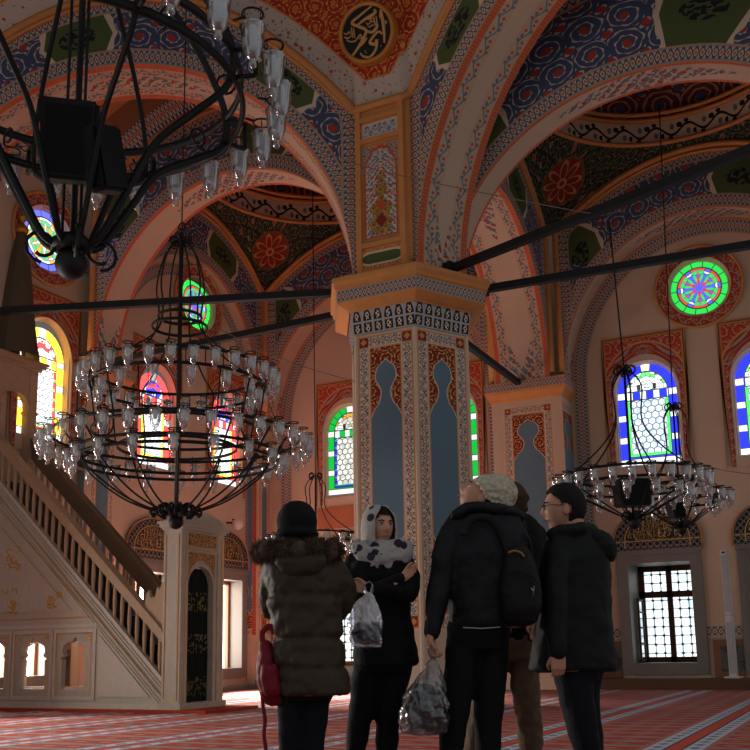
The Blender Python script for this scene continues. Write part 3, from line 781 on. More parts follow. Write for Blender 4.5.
def lowwin(n, mk, c, label, day, openleaf=False, inner=True, dp=0.):
    t = thing('window_%d' % n, mk(c, 0, .2), label, 'window', kind='structure')
    def o(name, fn, mat, par=t):
        bm = nbm(); fn(bm); ob = obj(name, bm, mat, par, world=(par is t)); return ob
    def B(bm, x0, x1, y0, y1, z0, z1):
        P = [mk(c+x, y, z) for z in (z0, z1) for y in (y0, y1) for x in (x0, x1)]; vs = [bm.verts.new(p) for p in P]
        for f in ((0, 2, 3, 1), (4, 5, 7, 6), (0, 1, 5, 4), (2, 6, 7, 3), (1, 3, 7, 5), (0, 4, 6, 2)): bm.faces.new([vs[i] for i in f])
    hw, zb, zt = .67, .54, 2.72
    def fr(bm):
        for s in (-1, 1): B(bm, s*hw, s*(hw+.24), -.52-dp, .06, .3, 2.97)
        B(bm, -hw, hw, -.52-dp, .06, .28, zb); B(bm, -hw, hw, -.52-dp, .06, zt, 2.97)
        B(bm, -hw-.26, hw+.26, .05, .09, 2.9, 3.0)
    o('stone_frame', fr, marble)
    if inner:
        def wf(bm):
            yy = (-.36-dp, -.28-dp)
            for x in (-hw+.0, -.05, hw-.12): B(bm, x, x+.12, *yy, zb, zt)
            for z in (zb, 2.02, zt-.1): B(bm, -hw, hw, *yy, z-.02, z+.12)
        o('wooden_frame', wf, wood)
        def gr(bm):
            for x in [-.6+.2*i for i in range(7)]: B(bm, x-.009, x+.009, -.44-dp, -.42-dp, zb, zt)
            for z in [zb+.2*i for i in range(1, 11)]: B(bm, -hw, hw, -.44-dp, -.42-dp, z-.009, z+.009)
            for x in [-.6+.2*i for i in range(7)]:
                for z in [zb+.2*i for i in range(1, 11)]: B(bm, x-.025, x+.025, -.45-dp, -.41-dp, z-.025, z+.025)
        o('iron_grille', gr, iron)
    else:
        def wf(bm):
            B(bm, -hw+.02, -hw+.1, -.40, -.32, zb, zt); B(bm, hw-.08, hw, -.4, -.32, zb, zt); B(bm, -hw, hw, -.4, -.32, zt-.1, zt)
            B(bm, -.15, -.08, -.4, -.32, zb, zt)
            B(bm, -.35, -.31, -.4, -.34, zb, zt); B(bm, -.5, -.08, -.4, -.34, 1.55, 1.62)
        o('wooden_frame', wf, plain('lit_window_wood', srgb(150, 96, 70), .6))
    def gl(bm): quad(bm, [mk(c+x, -.5-dp, z) for x, z in ((-hw, zb), (hw, zb), (hw, zt), (-hw, zt))], [(-hw, zb), (hw, zb), (hw, zt), (-hw, zt)])
    o('window_pane', gl, day)
    if openleaf:
        def lf(bm):
            for y in (-.98, -.5): B(bm, -hw+.05, -hw+.09, y, y+.06, zb+.03, 1.98)
            for z in (zb+.03, .95, 1.3, 1.65, 1.92): B(bm, -hw+.05, -hw+.09, -.98, -.45, z, z+.04)
        o('open_casement', lf, wood)
        o('casement_pane', lambda bm: B(bm, -hw+.065, -hw+.075, -.94, -.5, zb+.06, 1.95), Mt_glassy)
        def rd(bm):
            pts = [mk(c+x, y, z) for x, y, z in ((-.5, -.1, zb+.02), (-.5, -.1, zb+.08), (-.42, -.1, zb+.1), (-.3, -.1, zb+.1), (-.28, -.1, zb+.02))]; tube(bm, sp(pts, 4), .012, 6)
    # tympanum
    P = [(-.97, 3.0)]+[(-.97*cos(PI*i/24), 3.12+.82*(sin(PI*i/24)**.8)) for i in range(25)]+[(.97, 3.0)]
    bm = nbm(); cen = (0, 3.3)
    for k in range(6):
        for (x0, z0), (x1, z1) in zip(P, P[1:]+P[:1]):
            f0, f1 = 1-k/6, 1-(k+1)/6
            L = lambda x, z, f: (cen[0]+(x-cen[0])*f, cen[1]+(z-cen[1])*f)
            q = [L(x0, z0, f0), L(x1, z1, f0), L(x1, z1, f1), L(x0, z0, f1)] if k < 5 else [L(x0, z0, f0), L(x1, z1, f0), cen]
            dd = [(1-f0)*.85]*2+[(1-f1)*.85]*(len(q)-2)
            quad(bm, [mk(c+x, .045, z) for x, z in q], q, [(a, 0) for a in dd])
    obj('calligraphy_tympanum', bm, M_TYMP, t, world=True)
    bm = nbm(); tube(bm, [mk(c+x, .04, z) for x, z in P], .022, 6); obj('tympanum_moulding', bm, plain('ochre_moulding', srgb(186, 128, 84), .8), t, True, world=True)
    return (c-hw-.1, c+hw+.1, zb-.1, zt+.1)
Mt_glassy = None
def mk_glassy(name, tint=(1, 1, 1, 1), base=.04, fres=.5, rough=.03, milky=0.):
    m = bpy.data.materials.new(name); m.use_nodes = True; nt = m.node_tree; nt.nodes.clear()
    o = nt.nodes.new('ShaderNodeOutputMaterial'); mix = nt.nodes.new('ShaderNodeMixShader'); tr = nt.nodes.new('ShaderNodeBsdfTransparent'); g = nt.nodes.new('ShaderNodeBsdfGlossy')
    tr.inputs[0].default_value = tint; g.inputs['Roughness'].default_value = rough; lw = nt.nodes.new('ShaderNodeLayerWeight'); lw.inputs[0].default_value = fres
    mp = nt.nodes.new('ShaderNodeMapRange'); mp.inputs['To Min'].default_value = base; mp.inputs['To Max'].default_value = 1
    nt.links.new(lw.outputs['Facing'], mp.inputs[0]); nt.links.new(mp.outputs[0], mix.inputs[0]); nt.links.new(tr.outputs[0], mix.inputs[1]); nt.links.new(g.outputs[0], mix.inputs[2])
    out = mix.outputs[0]
    if milky:
        d = nt.nodes.new('ShaderNodeBsdfTranslucent'); d.inputs[0].default_value = (.9, .9, .92, 1); m2 = nt.nodes.new('ShaderNodeMixShader'); m2.inputs[0].default_value = milky
        nt.links.new(out, m2.inputs[1]); nt.links.new(d.outputs[0], m2.inputs[2]); out = m2.outputs[0]
    nt.links.new(out, o.inputs[0]); return m
Mt_glassy = mk_glassy('window_glass')

HS, HQ = [], []
B_ = (.012, .02, .75, 1); G_ = (.0, .5, .05, 1); Y_ = (1., .58, .02, 1); R_ = (.75, .03, .03, 1)
gb = m_glass('blue_stained_glass', B_, (.05, .45, .08, 1), (.08, .4, .1, 1), (.7, .8, .9, 1), 2.2, tint=(.7, .84, 1, 1))
gg = m_glass('green_stained_glass', G_, B_, (.8, .4, .04, 1), (.7, .65, .5, 1), .85, tint=(.9, .88, .78, 1))
gy = m_glass('yellow_stained_glass', Y_, R_, R_, (.8, .5, .5, 1), 4., .62, 6.75, 5.15)
gr_ = m_glass('red_stained_glass', R_, Y_, R_, B_, 4., .6, 6.72, 5.15)
HS.append(stained(1, SW, -3.98, 'blue stained glass window with pale lattice above the casement at right', gb))
HS.append(stained(2, SW, -1.4, 'blue stained glass window cut by the right edge', gb))
HS.append(stained(3, SW, -11.68, 'green bordered stained glass window left of the great pillar', gg))
HS.append(stained(4, SW, -8.8, 'green stained glass window peeping out right of the great pillar', gg))
HQ.append(stained(5, QW, 13.83, 'tall yellow and red stained glass window behind the pulpit', gy, .62, 6.75, .8, 5.15, .92, 8.2, 4.82))
HQ.append(stained(6, QW, 17.3, 'left of the two red stained glass windows behind the chandelier', gr_, .6, 6.72, .78, 5.15, .88, 8.1, 4.85))
HQ.append(stained(7, QW, 20.07, 'right of the two red stained glass windows behind the chandelier', gr_, .6, 6.72, .78, 5.15, .88, 8.1, 4.85))
HS.append(roundel(8, SW, -2.66, 8.9, 'round stained glass rosette with green rim high at right', m_round('green_rimmed_rosette', (.02, .5, .06, 1), 1.25)))
HS.append(roundel(9, SW, -10.25, 8.9, 'round rosette window hidden behind the great pillar', m_round('hidden_rosette', (.02, .5, .06, 1), .9)))
HQ.append(roundel(10, QW, 13.76, 9.28, 'round rosette window with blue rim behind the big chandelier', m_round('blue_rimmed_rosette', (.1, .12, .9, 1), 1.5, pal=((.9, .35, .03, 1), (.9, .9, .8, 1), (.1, .4, .2, 1)))))
HQ.append(roundel(11, QW, 18.79, 9.53, 'round rosette window with green rim above the red windows', m_round('bright_green_rimmed_rosette', (.02, .7, .06, 1), 1.4)))
day = m_day('daylight_outside', 1.25, (.6, .75, .8, 1)); dayl2 = m_day('hazy_daylight_outside', 9., (1, .93, .85, 1), (1, .97, .92, 1)); dayl = m_day('bright_daylight_outside', 20., (1, .93, .85, 1), (1, .97, .92, 1))
HS.append(lowwin(12, SW, -3.95, 'marble framed window with iron grille and open casement at right', day, True, dp=.75))
HS.append(lowwin(13, SW, -1.4, 'marble framed window beyond the right edge', day))
HS.append(lowwin(14, SW, -11.68, 'low window under the green glass behind the group of visitors', m_day('warm_daylight', 1.2)))
HS.append(lowwin(15, SW, -8.8, 'low window behind the great pillar', m_day('warm_daylight_b', 1.2)))
HQ.append(lowwin(16, QW, 17.3, 'bright low window left of the pulpit portal', dayl2, inner=False))
HQ.append(lowwin(17, QW, 20.07, 'bright low window right of the pulpit portal', dayl2, inner=False))
HQ.append(lowwin(18, QW, 13.6, 'low window hidden behind the pulpit', dayl, inner=False))
for i, y in enumerate((8.6, 5.4, 2.2)):  # unseen windows, added so their glowing panes light the hall from the left
    HQ.append(lowwin(19+i, QW, y, ('added unseen low window of the left wall left of the pulpit', 'second added low window of the left wall beyond the frame', 'third added low window of the left wall beyond the frame')[i], dayl, inner=False))
wall('wall_back', 'pale plastered side wall with painted windows at the far side', SW, -14.3, 4.5, 0, 12.3, HS, plaster)
wall('wall_left', 'pale plastered wall behind the pulpit with coloured windows', QW, -3, 22, 0, 14, HQ, plaster)

# dado: painted band over marble panels, on both walls; raised stone step along the side wall
M_TILE = m_band('dado_band_paint', .24, 'knot', .34, edge=CREAM)
def m_dado():
    m = Mt('marble_dado', .45, spec=.5); x, z = m.uv(); f = (x/1.5).fr()
    n = m.noise(m.vec(x, z), 2.6, 6, .7)
    inner = ((f-.5).abs() < .36) & ((z-.62).abs() < .27)
    ed = ((f-.5).abs() > .46) | (z > 1.02)
    pn = m.mix(n > .5, srgb(52, 58, 52), srgb(90, 90, 78))
    c = m.mix(inner, m.mix(n, srgb(120, 74, 48), srgb(146, 96, 66)), pn); return m.col(m.mix(ed, c, srgb(166, 146, 128)))
M_DADO = m_dado()
def dado(name, label, mk, spans):
    t = thing(name, mk(spans[0][0], 0, 0), label, 'dado', kind='structure')
    for a, b in spans:
        bm = nbm(); quad(bm, [mk(a, .015, 1.08), mk(b, .015, 1.08), mk(b, .015, 1.32), mk(a, .015, 1.32)], [(a, 0), (b, 0), (b, .24), (a, .24)]); obj('painted_band', bm, M_TILE, t, world=True)
        bm = nbm(); quad(bm, [mk(a, .02, .2), mk(b, .02, .2), mk(b, .02, 1.08), mk(a, .02, 1.08)], [(a, .2), (b, .2), (b, 1.08), (a, 1.08)]); obj('marble_panel', bm, M_DADO, t, world=True)
dado('baseboard_back', 'painted band and marble panels low on the side wall', SW, [(-14.1, -12.6), (-10.76, -9.72), (-7.88, -4.87), (-3.03, -2.32), (-.48, 4.4)])
dado('baseboard_left', 'painted band and marble panels low on the left wall', QW, [(-3, 1.3), (3.1, 4.5), (6.3, 7.7), (9.5, 12.7), (14.5, 16.4), (18.2, 19.15), (20.98, 22)])
bm = nbm(); box(bm, -14.2, 4.5, 21.22, 22, 0, .22); tag(obj('stone_step', bm, plain('worn_brown_stone', srgb(96, 66, 46), .6)), 'low brown stone step along the foot of the side wall', 'step', kind='structure')
bm = nbm(); box(bm, -14.19, -13.95, 14.9, 21.2, 0, .12); tag(obj('stone_kerb', bm, marble), 'low marble kerb along the foot of the left wall', 'kerb', kind='structure')

# pilasters ------------------------------------------------------------------
def pilaster(label, mk, s0, s1, y0, pan, half, sides=True, cap=True):
    """mk frame; s0..s1 along the wall, y0 projection, pan = panel centre"""
    t = thing('pilaster', mk((s0+s1)/2, y0/2, 0), label, 'pilaster')
    bm = nbm()
    for a, b in ((s0, pan-half), (pan-half, pan+half), (pan+half, s1)):
        for z0, z1 in ((0, .22), (.22, 1.2), (1.2, 6.5), (6.5, 6.85)):
            quad(bm, [mk(a, y0, z0), mk(b, y0, z0), mk(b, y0, z1), mk(a, y0, z1)], [(a-pan, z0), (b-pan, z0), (b-pan, z1), (a-pan, z1)])
    for s in (s0, s1): quad(bm, [mk(s, 0, 0), mk(s, y0, 0), mk(s, y0, 6.85), mk(s, 0, 6.85)], [(-y0/2+.0, 0), (y0/2, 0), (y0/2, 6.85), (-y0/2, 6.85)])
    obj('painted_shaft', bm, m_niche('pilaster_panel_paint', half, .14 if half > .4 else .09, 6.48, 1.35, 6.12 if half > .4 else 6.0, 1.9, .05), t, world=True)
    if cap:
        def ringq(bm, e0, z0, e1, z1, uvon=False):
            for (a, b) in (((s0-e0, 0, s0-e0, y0+e0), (s0-e1, 0, s0-e1, y0+e1)), ((s0-e0, y0+e0, s1+e0, y0+e0), (s0-e1, y0+e1, s1+e1, y0+e1)), ((s1+e0, y0+e0, s1+e0, 0), (s1+e1, y0+e1, s1+e1, 0))):
                L = hypot(a[2]-a[0], a[3]-a[1]); quad(bm, [mk(a[0], a[1], z0), mk(a[2], a[3], z0), mk(b[2], b[3], z1), mk(b[0], b[1], z1)], [(0, 0), (L, 0), (L, z1-z0), (0, z1-z0)])
        bm = nbm()
        for e0, z0, e1, z1 in ((0, 6.58, .03, 6.62), (.03, 6.62, .04, 6.66), (.04, 6.66, .12, 6.78), (.12, 6.78, .13, 6.83)): ringq(bm, e0, z0, e1, z1)
        obj('cornice', bm, orange, t, world=True)
        bm = nbm(); ringq(bm, .13, 6.83, .13, 7.04); obj('key_band', bm, M_CAPK, t, world=True)
        bm = nbm(); quad(bm, [mk(s0-.13, 0, 7.04), mk(s1+.13, 0, 7.04), mk(s1+.13, y0+.13, 7.04), mk(s0-.13, y0+.13, 7.04)]); obj('cap_slab', bm, cream, t, world=True)
    return t
pilaster('painted pilaster with slate blue niche standing between great pillar and right windows', SW, -7.42, -5.72, .78, -6.55, .6)
pilaster('painted pilaster with narrow blue niche rising behind the pulpit stairs', QW, 14.82, 16.0, .2, 15.35, .36)
pilaster('corner pilaster with narrow blue niche right of the red glass windows', QW, 21.05, 21.98, .16, 21.6, .3, cap=False)
# painted strips beside the pilasters
def strip(label, mk, s0, s1, z0, z1, mat, y=.02):
    bm = nbm(); quad(bm, [mk(s0, y, z0), mk(s1, y, z0), mk(s1, y, z1), mk(s0, y, z1)], [(z0, 0), (z0, s1-s0), (z1, s1-s0), (z1, 0)])
    tag(obj('trim_1', bm, mat), label, 'painted border', kind='structure')
M_REDS = m_band('red_border_paint', .18, 'key', .16, bg=RED)
strip('red key patterned border beside the corner pilaster', QW, 20.99+.02, 21.19, 1.35, 7.0, M_REDS, .18)
strip('interlaced border strip beside the yellow window', QW, 14.74, 14.82, 1.35, 7.0, m_band('thin_border_paint', .1, 'knot', .16), .03)

bm = nbm(); P_ = [SW(x, .02, z) for x, z in ((-12.62, 4.05), (-10.75, 4.05), (-10.75, 4.62), (-12.62, 4.62))]; quad(bm, P_); tag(obj('trim_1', bm, plain('terracotta_paint', srgb(190, 112, 78), .9)), 'terracotta painted panel under the green window left of the pillar', 'painted panel', kind='structure')
# the wall clock-like white globe, loudspeakers and dado bits on the left wall
def globe():
    c = onX(238, 524, -13.85); t = thing('globe_lamp', c, 'small white globe lamp on the wall between the calligraphy arches', 'wall lamp')
    bm = nbm(); ball(bm, (0, 0, 0), .14, 24, 16); obj('glass_globe', bm, plain('white_opal_glass', srgb(226, 214, 200), .3), t, True)
    bm = nbm(); tube(bm, [(-.36, 0, .06), (-.12, 0, .04)], .025, 8); lathe(bm, [(.05, -.0), (.05, .03)], 12, (-.12, 0, .1)); obj('bracket', bm, iron, t)
globe()
def wspk():
    c = onX(82, 462, -13.75); t = thing('loudspeaker', c, 'small beige loudspeaker mounted high on the pilaster behind the chandelier', 'loudspeaker', radians(-12))
    bm = nbm(); box(bm, -.1, .12, -.22, .22, -.15, .15); bmesh.ops.bevel(bm, geom=bm.edges[:], offset=.02, segments=2, affect='EDGES'); obj('cabinet', bm, plain('beige_plastic', srgb(150, 130, 104), .6), t)
    bm = nbm(); box(bm, .12, .128, -.19, .19, -.12, .12); obj('grille', bm, plain('brown_grille', srgb(80, 68, 54), .8), t)
    bm = nbm(); box(bm, -.32, -.1, -.03, .03, -.03, .03); obj('bracket', bm, iron, t)
wspk()
def colspk():
    c = onY(734, 676, 21.62); t = thing('column_loudspeaker', (c.x, 21.6, .22), 'tall slim white column loudspeaker standing on the step by the right wall', 'loudspeaker', radians(-8))
    wh = plain('white_metal', srgb(206, 204, 204), .5); g = plain('light_grille', srgb(176, 176, 178), .7)
    bm = nbm(); box(bm, -.075, .075, -.07, .07, .03, 1.28); box(bm, -.072, .072, -.065, .065, 1.3, 2.66); bmesh.ops.bevel(bm, geom=bm.edges[:], offset=.012, segments=2, affect='EDGES'); obj('cabinet', bm, wh, t)
    bm = nbm()
    box(bm, -.055, .055, -.078, -.066, .1, 1.15); box(bm, -.055, .055, -.072, -.06, 1.36, 2.54); obj('grille', bm, g, t)
    bm = nbm(); box(bm, -.03, .03, -.075, -.06, 2.58, 2.62); obj('badge', bm, iron, t)
    bm = nbm(); box(bm, -.17, .17, -.13, .13, 0, .04); bmesh.ops.bevel(bm, geom=bm.edges[:], offset=.015, segments=1, affect='EDGES'); obj('foot_plate', bm, wh, t)
colspk()

# ------------------------------------------------------------------ pulpit (minbar)
def minbar():
    Y0, Y1, XP, XR = 13.1, 14.2, -10.5, -10.13; XW = -14.88
    t = thing('pulpit', ((XP+XW)/2, (Y0+Y1)/2, 0), 'tall grey wooden pulpit with stairs, balusters and gold lines along the left wall', 'pulpit')
    def m_paint(name, c1, c2):
        m = Mt(name, .6, spec=.4); x, y, z = m.pos(); n = m.noise(m.vec(x*2, z*.7, y), 9, 5, .7)
        return m.col(m.mix(n, c1, c2))
    gw = m_paint('grey_painted_wood', srgb(204, 194, 178), srgb(164, 154, 138)); tan = m_paint('tan_painted_wood', srgb(196, 168, 136), srgb(160, 132, 104))
    gld = plain('gold_line', srgb(226, 170, 70), .4, .3); dkw = plain('dark_brown_wood', srgb(66, 54, 44), .7); mbw = plain('shaded_rail_wood', srgb(128, 104, 80), .6); lgw = m_paint('pale_painted_wood', srgb(214, 204, 188), srgb(182, 172, 156))
    def o(name, fn, mat, par=None, **k):
        bm = nbm(); fn(bm); return obj(name, bm, mat, par or t, world=not par, **k)
    S = .93; d = lambda x: XP-x
    def yy(side): return (Y0, Y0+.1) if side == 0 else (Y1-.1, Y1)
    def slab(bm, poly, y0, y1):
        a = [bm.verts.new((x, y0, z)) for x, z in poly]; b = [bm.verts.new((x, y1, z)) for x, z in poly]
        bm.faces.new(a); bm.faces.new(b[::-1]); n = len(poly)
        for i in range(n): bm.faces.new((a[i], b[i], b[(i+1) % n], a[(i+1) % n]))
    zt = 1.42
    P = [onY(p, 640, Y0).x for p in (97, 54, 11)]; W2 = P[0]-P[1]
    pan = [(P[0]-W2*(i+1), P[0]-W2*i) for i in range(3)]
    pan = [(max(a, XW), b) for a, b in pan]
    def lobed(cx, hw, zb, zs, zp):
        r = []; pts = [(-1, 0), (-1, .35), (-.97, .58), (-1.12, .62), (-.82, .68), (-.98, .76), (-.9, .88), (-.5, .955), (-.22, .96), (0, 1.06)]
        L = [(cx+a*hw, zb+(zp-zb)*b) for a, b in pts]; Rr = [(2*cx-x, z) for x, z in L[:-1]][::-1]
        return L+Rr
    for side in (0, 1):
        y0, y1 = yy(side); out = -1 if side == 0 else 1; yo = y0 if side == 0 else y1
        def f(bm):
            for a, b in pan:
                cx = (a+b)/2+.0; hw = (b-a)*.3
                if b-a < .5: slab(bm, [(a, .1), (b, .1), (b, zt), (a, zt)], y0, y1); continue
                hole = lobed(cx, hw, .33, .9, 1.18); lf = hole[:10]
                for (xa_, za), (xb_, zb_) in zip(lf, lf[1:]):
                    slab(bm, [(a, za), (xa_, za), (xb_, zb_), (a, zb_)], y0, y1); slab(bm, [(b, za), (2*cx-xa_, za), (2*cx-xb_, zb_), (b, zb_)][::-1], y0, y1)
                slab(bm, [(a, .1), (b, .1), (b, .33), (a, .33)], y0, y1); slab(bm, [(a, lf[-1][1]), (b, lf[-1][1]), (b, zt), (a, zt)], y0, y1)
            # solid triangle by the portal and the big one above the panels
            xa = pan[0][1]
            slab(bm, [(xa, .1), (XP, .1), (XP, .52), (xa, .52+S*d(xa))], y0, y1)
            slab(bm, [(XW, zt), (xa, zt), (xa, .52+S*d(xa)), (XW, .52+S*d(XW))], y0, y1)
        o('side_panel', f, gw)
        def f(bm):      # frames around each panel and mouldings along the string
            e0, e1 = (yo+out*.022, yo) if out < 0 else (yo, yo+.022)
            for a, b in pan:
                for x0, x1, z0, z1 in ((a+.01, a+.07, .14, zt-.06), (b-.07, b-.01, .14, zt-.06), (a+.071, b-.071, .14, .2), (a+.071, b-.071, zt-.12, zt-.06)): box(bm, x0, x1, e0, e1, z0, z1)
            box(bm, XW, pan[0][1], e0-.004 if out < 0 else e0, e1 if out < 0 else e1+.004, zt-.03, zt+.03); box(bm, XW, XP, e0-.02 if out < 0 else e0, e1 if out < 0 else e1+.02, 0, .1)
            for off, h in ((.44, .08), (.37, .03), (.3, .03), (.2, .02), (.08, .03), (.02, .03)):
                slab(bm, [(XP, off), (XP, off+h), (XW, off+h+S*d(XW)), (XW, off+S*d(XW))], e0, e1)
            slab(bm, [(pan[0][1]+.06, .2), (XP-.25, .2), (pan[0][1]+.06, .2+S*(XP-.25-pan[0][1]-.06))], e0, e0+.02)
        o('panel_moulding', f, lgw)
        def f(bm):
            q = yo+out*.04
            L = lambda p: tube(bm, [(x, q, z) for x, z in p], .008, 4)
            L([(XP-.05, .27), (XW, .22+S*d(XW))]); L([(XP-1.55, zt+.16), (XW, .02+S*d(XW))][:1]+[(XW, -.02+S*d(XW)+.0)]); L([(XW, zt+.14), (XP-1.62, zt+.14)]); L([(XW, zt+.26), (XP-2.0, zt+.26), (XW, -.3+S*d(XW))])
            for a, b in pan:
                L([(a+.09, .25), (a+.09, zt-.13), (b-.09, zt-.13), (b-.09, .25)])
                for x in (a+.16, b-.16): ball(bm, (x, yo+out*.01, 1.2), (.04, .015, .04), 10, 6)
        o('gold_line', f, gld)
        if side == 0:
            for nm_, cx, cz, R_ in (('gilt_ornament', XP-2.45, zt+.45, .2), ('gilt_ornament', -14.0, zt+.5, .28), ('gilt_ornament', -14.05, zt+1.3, .22), ('carved_ornament', XP-.95, .52, .16)):
                def f(bm):
                    for k in range(9):
                        a = random.uniform(0, 2*PI); px, pz = cx+random.uniform(-R_, R_)*.7, cz+random.uniform(-R_, R_)*.8
                        tube(bm, sp([(px+.09*cos(a+q*1.4)*(1-q*.22), Y0-.012, pz+.09*sin(a+q*1.4)*(1-q*.22)) for q in range(4)], 4), .009, 5)
                o(nm_, f, gld if nm_[0] == 'g' else dkw, smooth=True)
        def rail(bm):
            slab(bm, [(XP, 1.06), (XP, 1.14), (XW, 1.14+S*d(XW)), (XW, 1.06+S*d(XW))], y0-.0, y1)
            slab(bm, [(XP, 1.14), (XP, 1.26), (XW, 1.26+S*d(XW)), (XW, 1.14+S*d(XW))], y0-.03, y1+.03)
            slab(bm, [(XP, 1.26), (XP, 1.3), (XW, 1.3+S*d(XW)), (XW, 1.26+S*d(XW))], y0-.045, y1+.045)
            if side: slab(bm, [(XP, .86), (XP, 1.3), (XW, 1.3+S*d(XW)), (XW, .86+S*d(XW))], y0+.01, y1-.01)
        o('handrail', rail, tan if side == 0 else mbw)  # far rail is browner: the shade on it is put into the colour
        n = 26
        bp = nbm()
        lathe(bp, [(.03, 0), (.036, .03), (.028, .06), (.034, .2), (.038, .3), (.034, .42), (.028, .56), (.036, .6), (.03, .66)], 8)
        me = bpy.data.meshes.new('baluster'); bp.to_mesh(me); bp.free(); me.materials.append(tan)
        for p in me.polygons: p.use_smooth = True
        for i in range(n):
            x = XP-.1-i*.168
            if x < XW+.05: break
            b = bpy.data.objects.new('baluster', me); COL.objects.link(b); b.parent = t
            b.location = V((x, (y0+y1)/2, .5+S*d(x)))-t.location
    def f(bm):
        n = 15
        for i in range(n):
            x1 = XP-.0-i*(XP-XW-.55)/n; x0 = x1-(XP-XW-.55)/n; z = .28+i*.262
            box(bm, x0, x1, Y0+.1, Y1-.1, max(0, z-.3), z)
        box(bm, XW, XP-(XP-XW-.55), Y0+.1, Y1-.1, 3.7, 4.2)
    o('stairs', f, dkw)
    def f(bm):     # carved crest where the rail meets the portal
        pts = [(XP, 1.3), (XP, 2.05), (XP-.06, 2.1), (XP-.1, 1.98), (XP-.16, 2.02), (XP-.2, 1.86), (XP-.3, 1.85), (XP-.34, 1.98), (XP-.4, 1.9), (XP-.42, 1.72), (XP-.5, 1.76)]
        slab(bm, pts, Y0+.01, Y0+.08)
    o('carved_crest', f, tan)
    # portal
    ztp = 3.05
    def f(bm):
        for y0, y1 in ((Y0-.03, Y0+.16), (Y1-.1, Y1+.09)): box(bm, XP, XR, y0, y1, 0, ztp)
        box(bm, XP+.01, XR-.008, Y0, Y1, 2.62, ztp-.01)
        box(bm, XP-.03, XR+.05, Y0-.07, Y1+.12, 0, .1)
    o('portal_frame', f, gw)
    def f(bm):
        for z0, z1, e in ((2.98, 3.02, .03), (3.02, 3.08, .06), (3.08, 3.12, .09)): box(bm, XP-e, XR+e, Y0-.03-e, Y1+.09+e, z0, z1)
        cy = (Y0+Y1)/2; ar = [(cy+.62*cos(PI*i/16), 3.12+.2*sin(PI*i/16)) for i in range(17)]
        a = [bm.verts.new((XR, y, z)) for y, z in ar]; b = [bm.verts.new((XP, y, z)) for y, z in ar]; bm.faces.new(a); bm.faces.new(b[::-1])
        for i in range(16): bm.faces.new((a[i], b[i], b[i+1], a[i+1]))
    o('portal_crest', f, gw)
    cy = (Y0+Y1)/2; SX = -14.83
    def f(bm):      # arch filling in the opening
        hw = .36; ar = [(-hw, 0)]+[(-hw*cos(PI*i/20), 2.02+.36*sin(PI*i/20)) for i in range(21)]+[(hw, 0)]
        outp = []
        for y, z in ar: outp.append((max(-.46, min(.46, y*3)), z) if z < 2.02 else (y/hw*.46, 2.64))
        for i in range(len(ar)-1):
            q = [ar[i], ar[i+1], outp[i+1], outp[i]]
            a = [bm.verts.new((XR-.02, cy+y, z)) for y, z in q]; b = [bm.verts.new((XR-.14, cy+y, z)) for y, z in q]; bm.faces.new(a); bm.faces.new(b[::-1])
            for k in range(4): 
                try: bm.faces.new((a[k], b[k], b[(k+1) % 4], a[(k+1) % 4]))
                except ValueError: pass
    o('portal_arch', f, gw)
    mg = Mt('gilt_calligraphy', .5); x, y, z = mg.pos(); n = mg.noise(mg.vec(y*1.2, z, x), 14, 1)
    mg.col(mg.mix(((n*6).fr()-.5).abs() < .2, srgb(110, 72, 40), srgb(222, 172, 92)))
    def f(bm):
        box(bm, XR, XR+.015, cy-.38, cy+.38, 2.72, 2.93)
    o('calligraphy_panel', f, mg.mat)
    def f(bm):
        for s in (-1, 1):
            pts = [(s*.38, 2.6)]+[(s*.36*cos(PI/2*i/8), 2.1+.38*sin(PI/2*i/8)) for i in range(9)]+[(0, 2.6)]
            bm.faces.new([bm.verts.new((XR-.005, cy+y, z)) for y, z in pts])
    o('gilt_spandrel', f, mg.mat)
    def f(bm):
        for a, b in (((XP+.05, .15), (XP+.05, 2.9)), ((XR-.05, .15), (XR-.05, 2.9))): tube(bm, [(a[0], Y0-.035, a[1]), (b[0], Y0-.035, b[1])], .01, 5)
        tube(bm, [(XR+.004, Y0+.09, .15), (XR+.004, Y0+.09, 2.9)], .01, 5); tube(bm, [(XR+.004, Y1+.02, .15), (XR+.004, Y1+.02, 2.9)], .01, 5)
        tube(bm, [(XR+.004, cy-.4, 2.66), (XR+.004, cy+.4, 2.66)], .01, 5)
        tube(bm, [(XP+.05, Y0-.035, .15), (XR-.05, Y0-.035, .15)], .01, 5)
    o('portal_gold_line', f, gld)
    # curtain
    mc = Mt('dark_green_curtain', .8); x, y, z = mc.pos(); n = mc.noise(mc.vec(y*1.0, z*.7, x), 7, 2)
    bandm = (((z+.2)*1.4).fr() > .55); c = mc.mix((((n*5).fr()-.5).abs() < .13) & bandm, srgb(14, 24, 20), srgb(120, 108, 66)); mc.col(c)
    def f(bm):
        rows = []
        for i in range(13):
            z = .1+2.25*i/12; rows.append([(XR-.15+.025*sin(j*1.7)*(1-.3*i/12), cy-.45+.9*j/40*(1-.08*(1-i/12)), z) for j in range(41)])
        grid(bm, rows)
    o('curtain', f, mc.mat, smooth=True)
    # canopy at the head of the stairs
    ZP, XK = 4.2, onY(34, 470, Y1).x; zcn = onY(41, 372, Y1).z; zsp = onY(18, 416, Y1).z

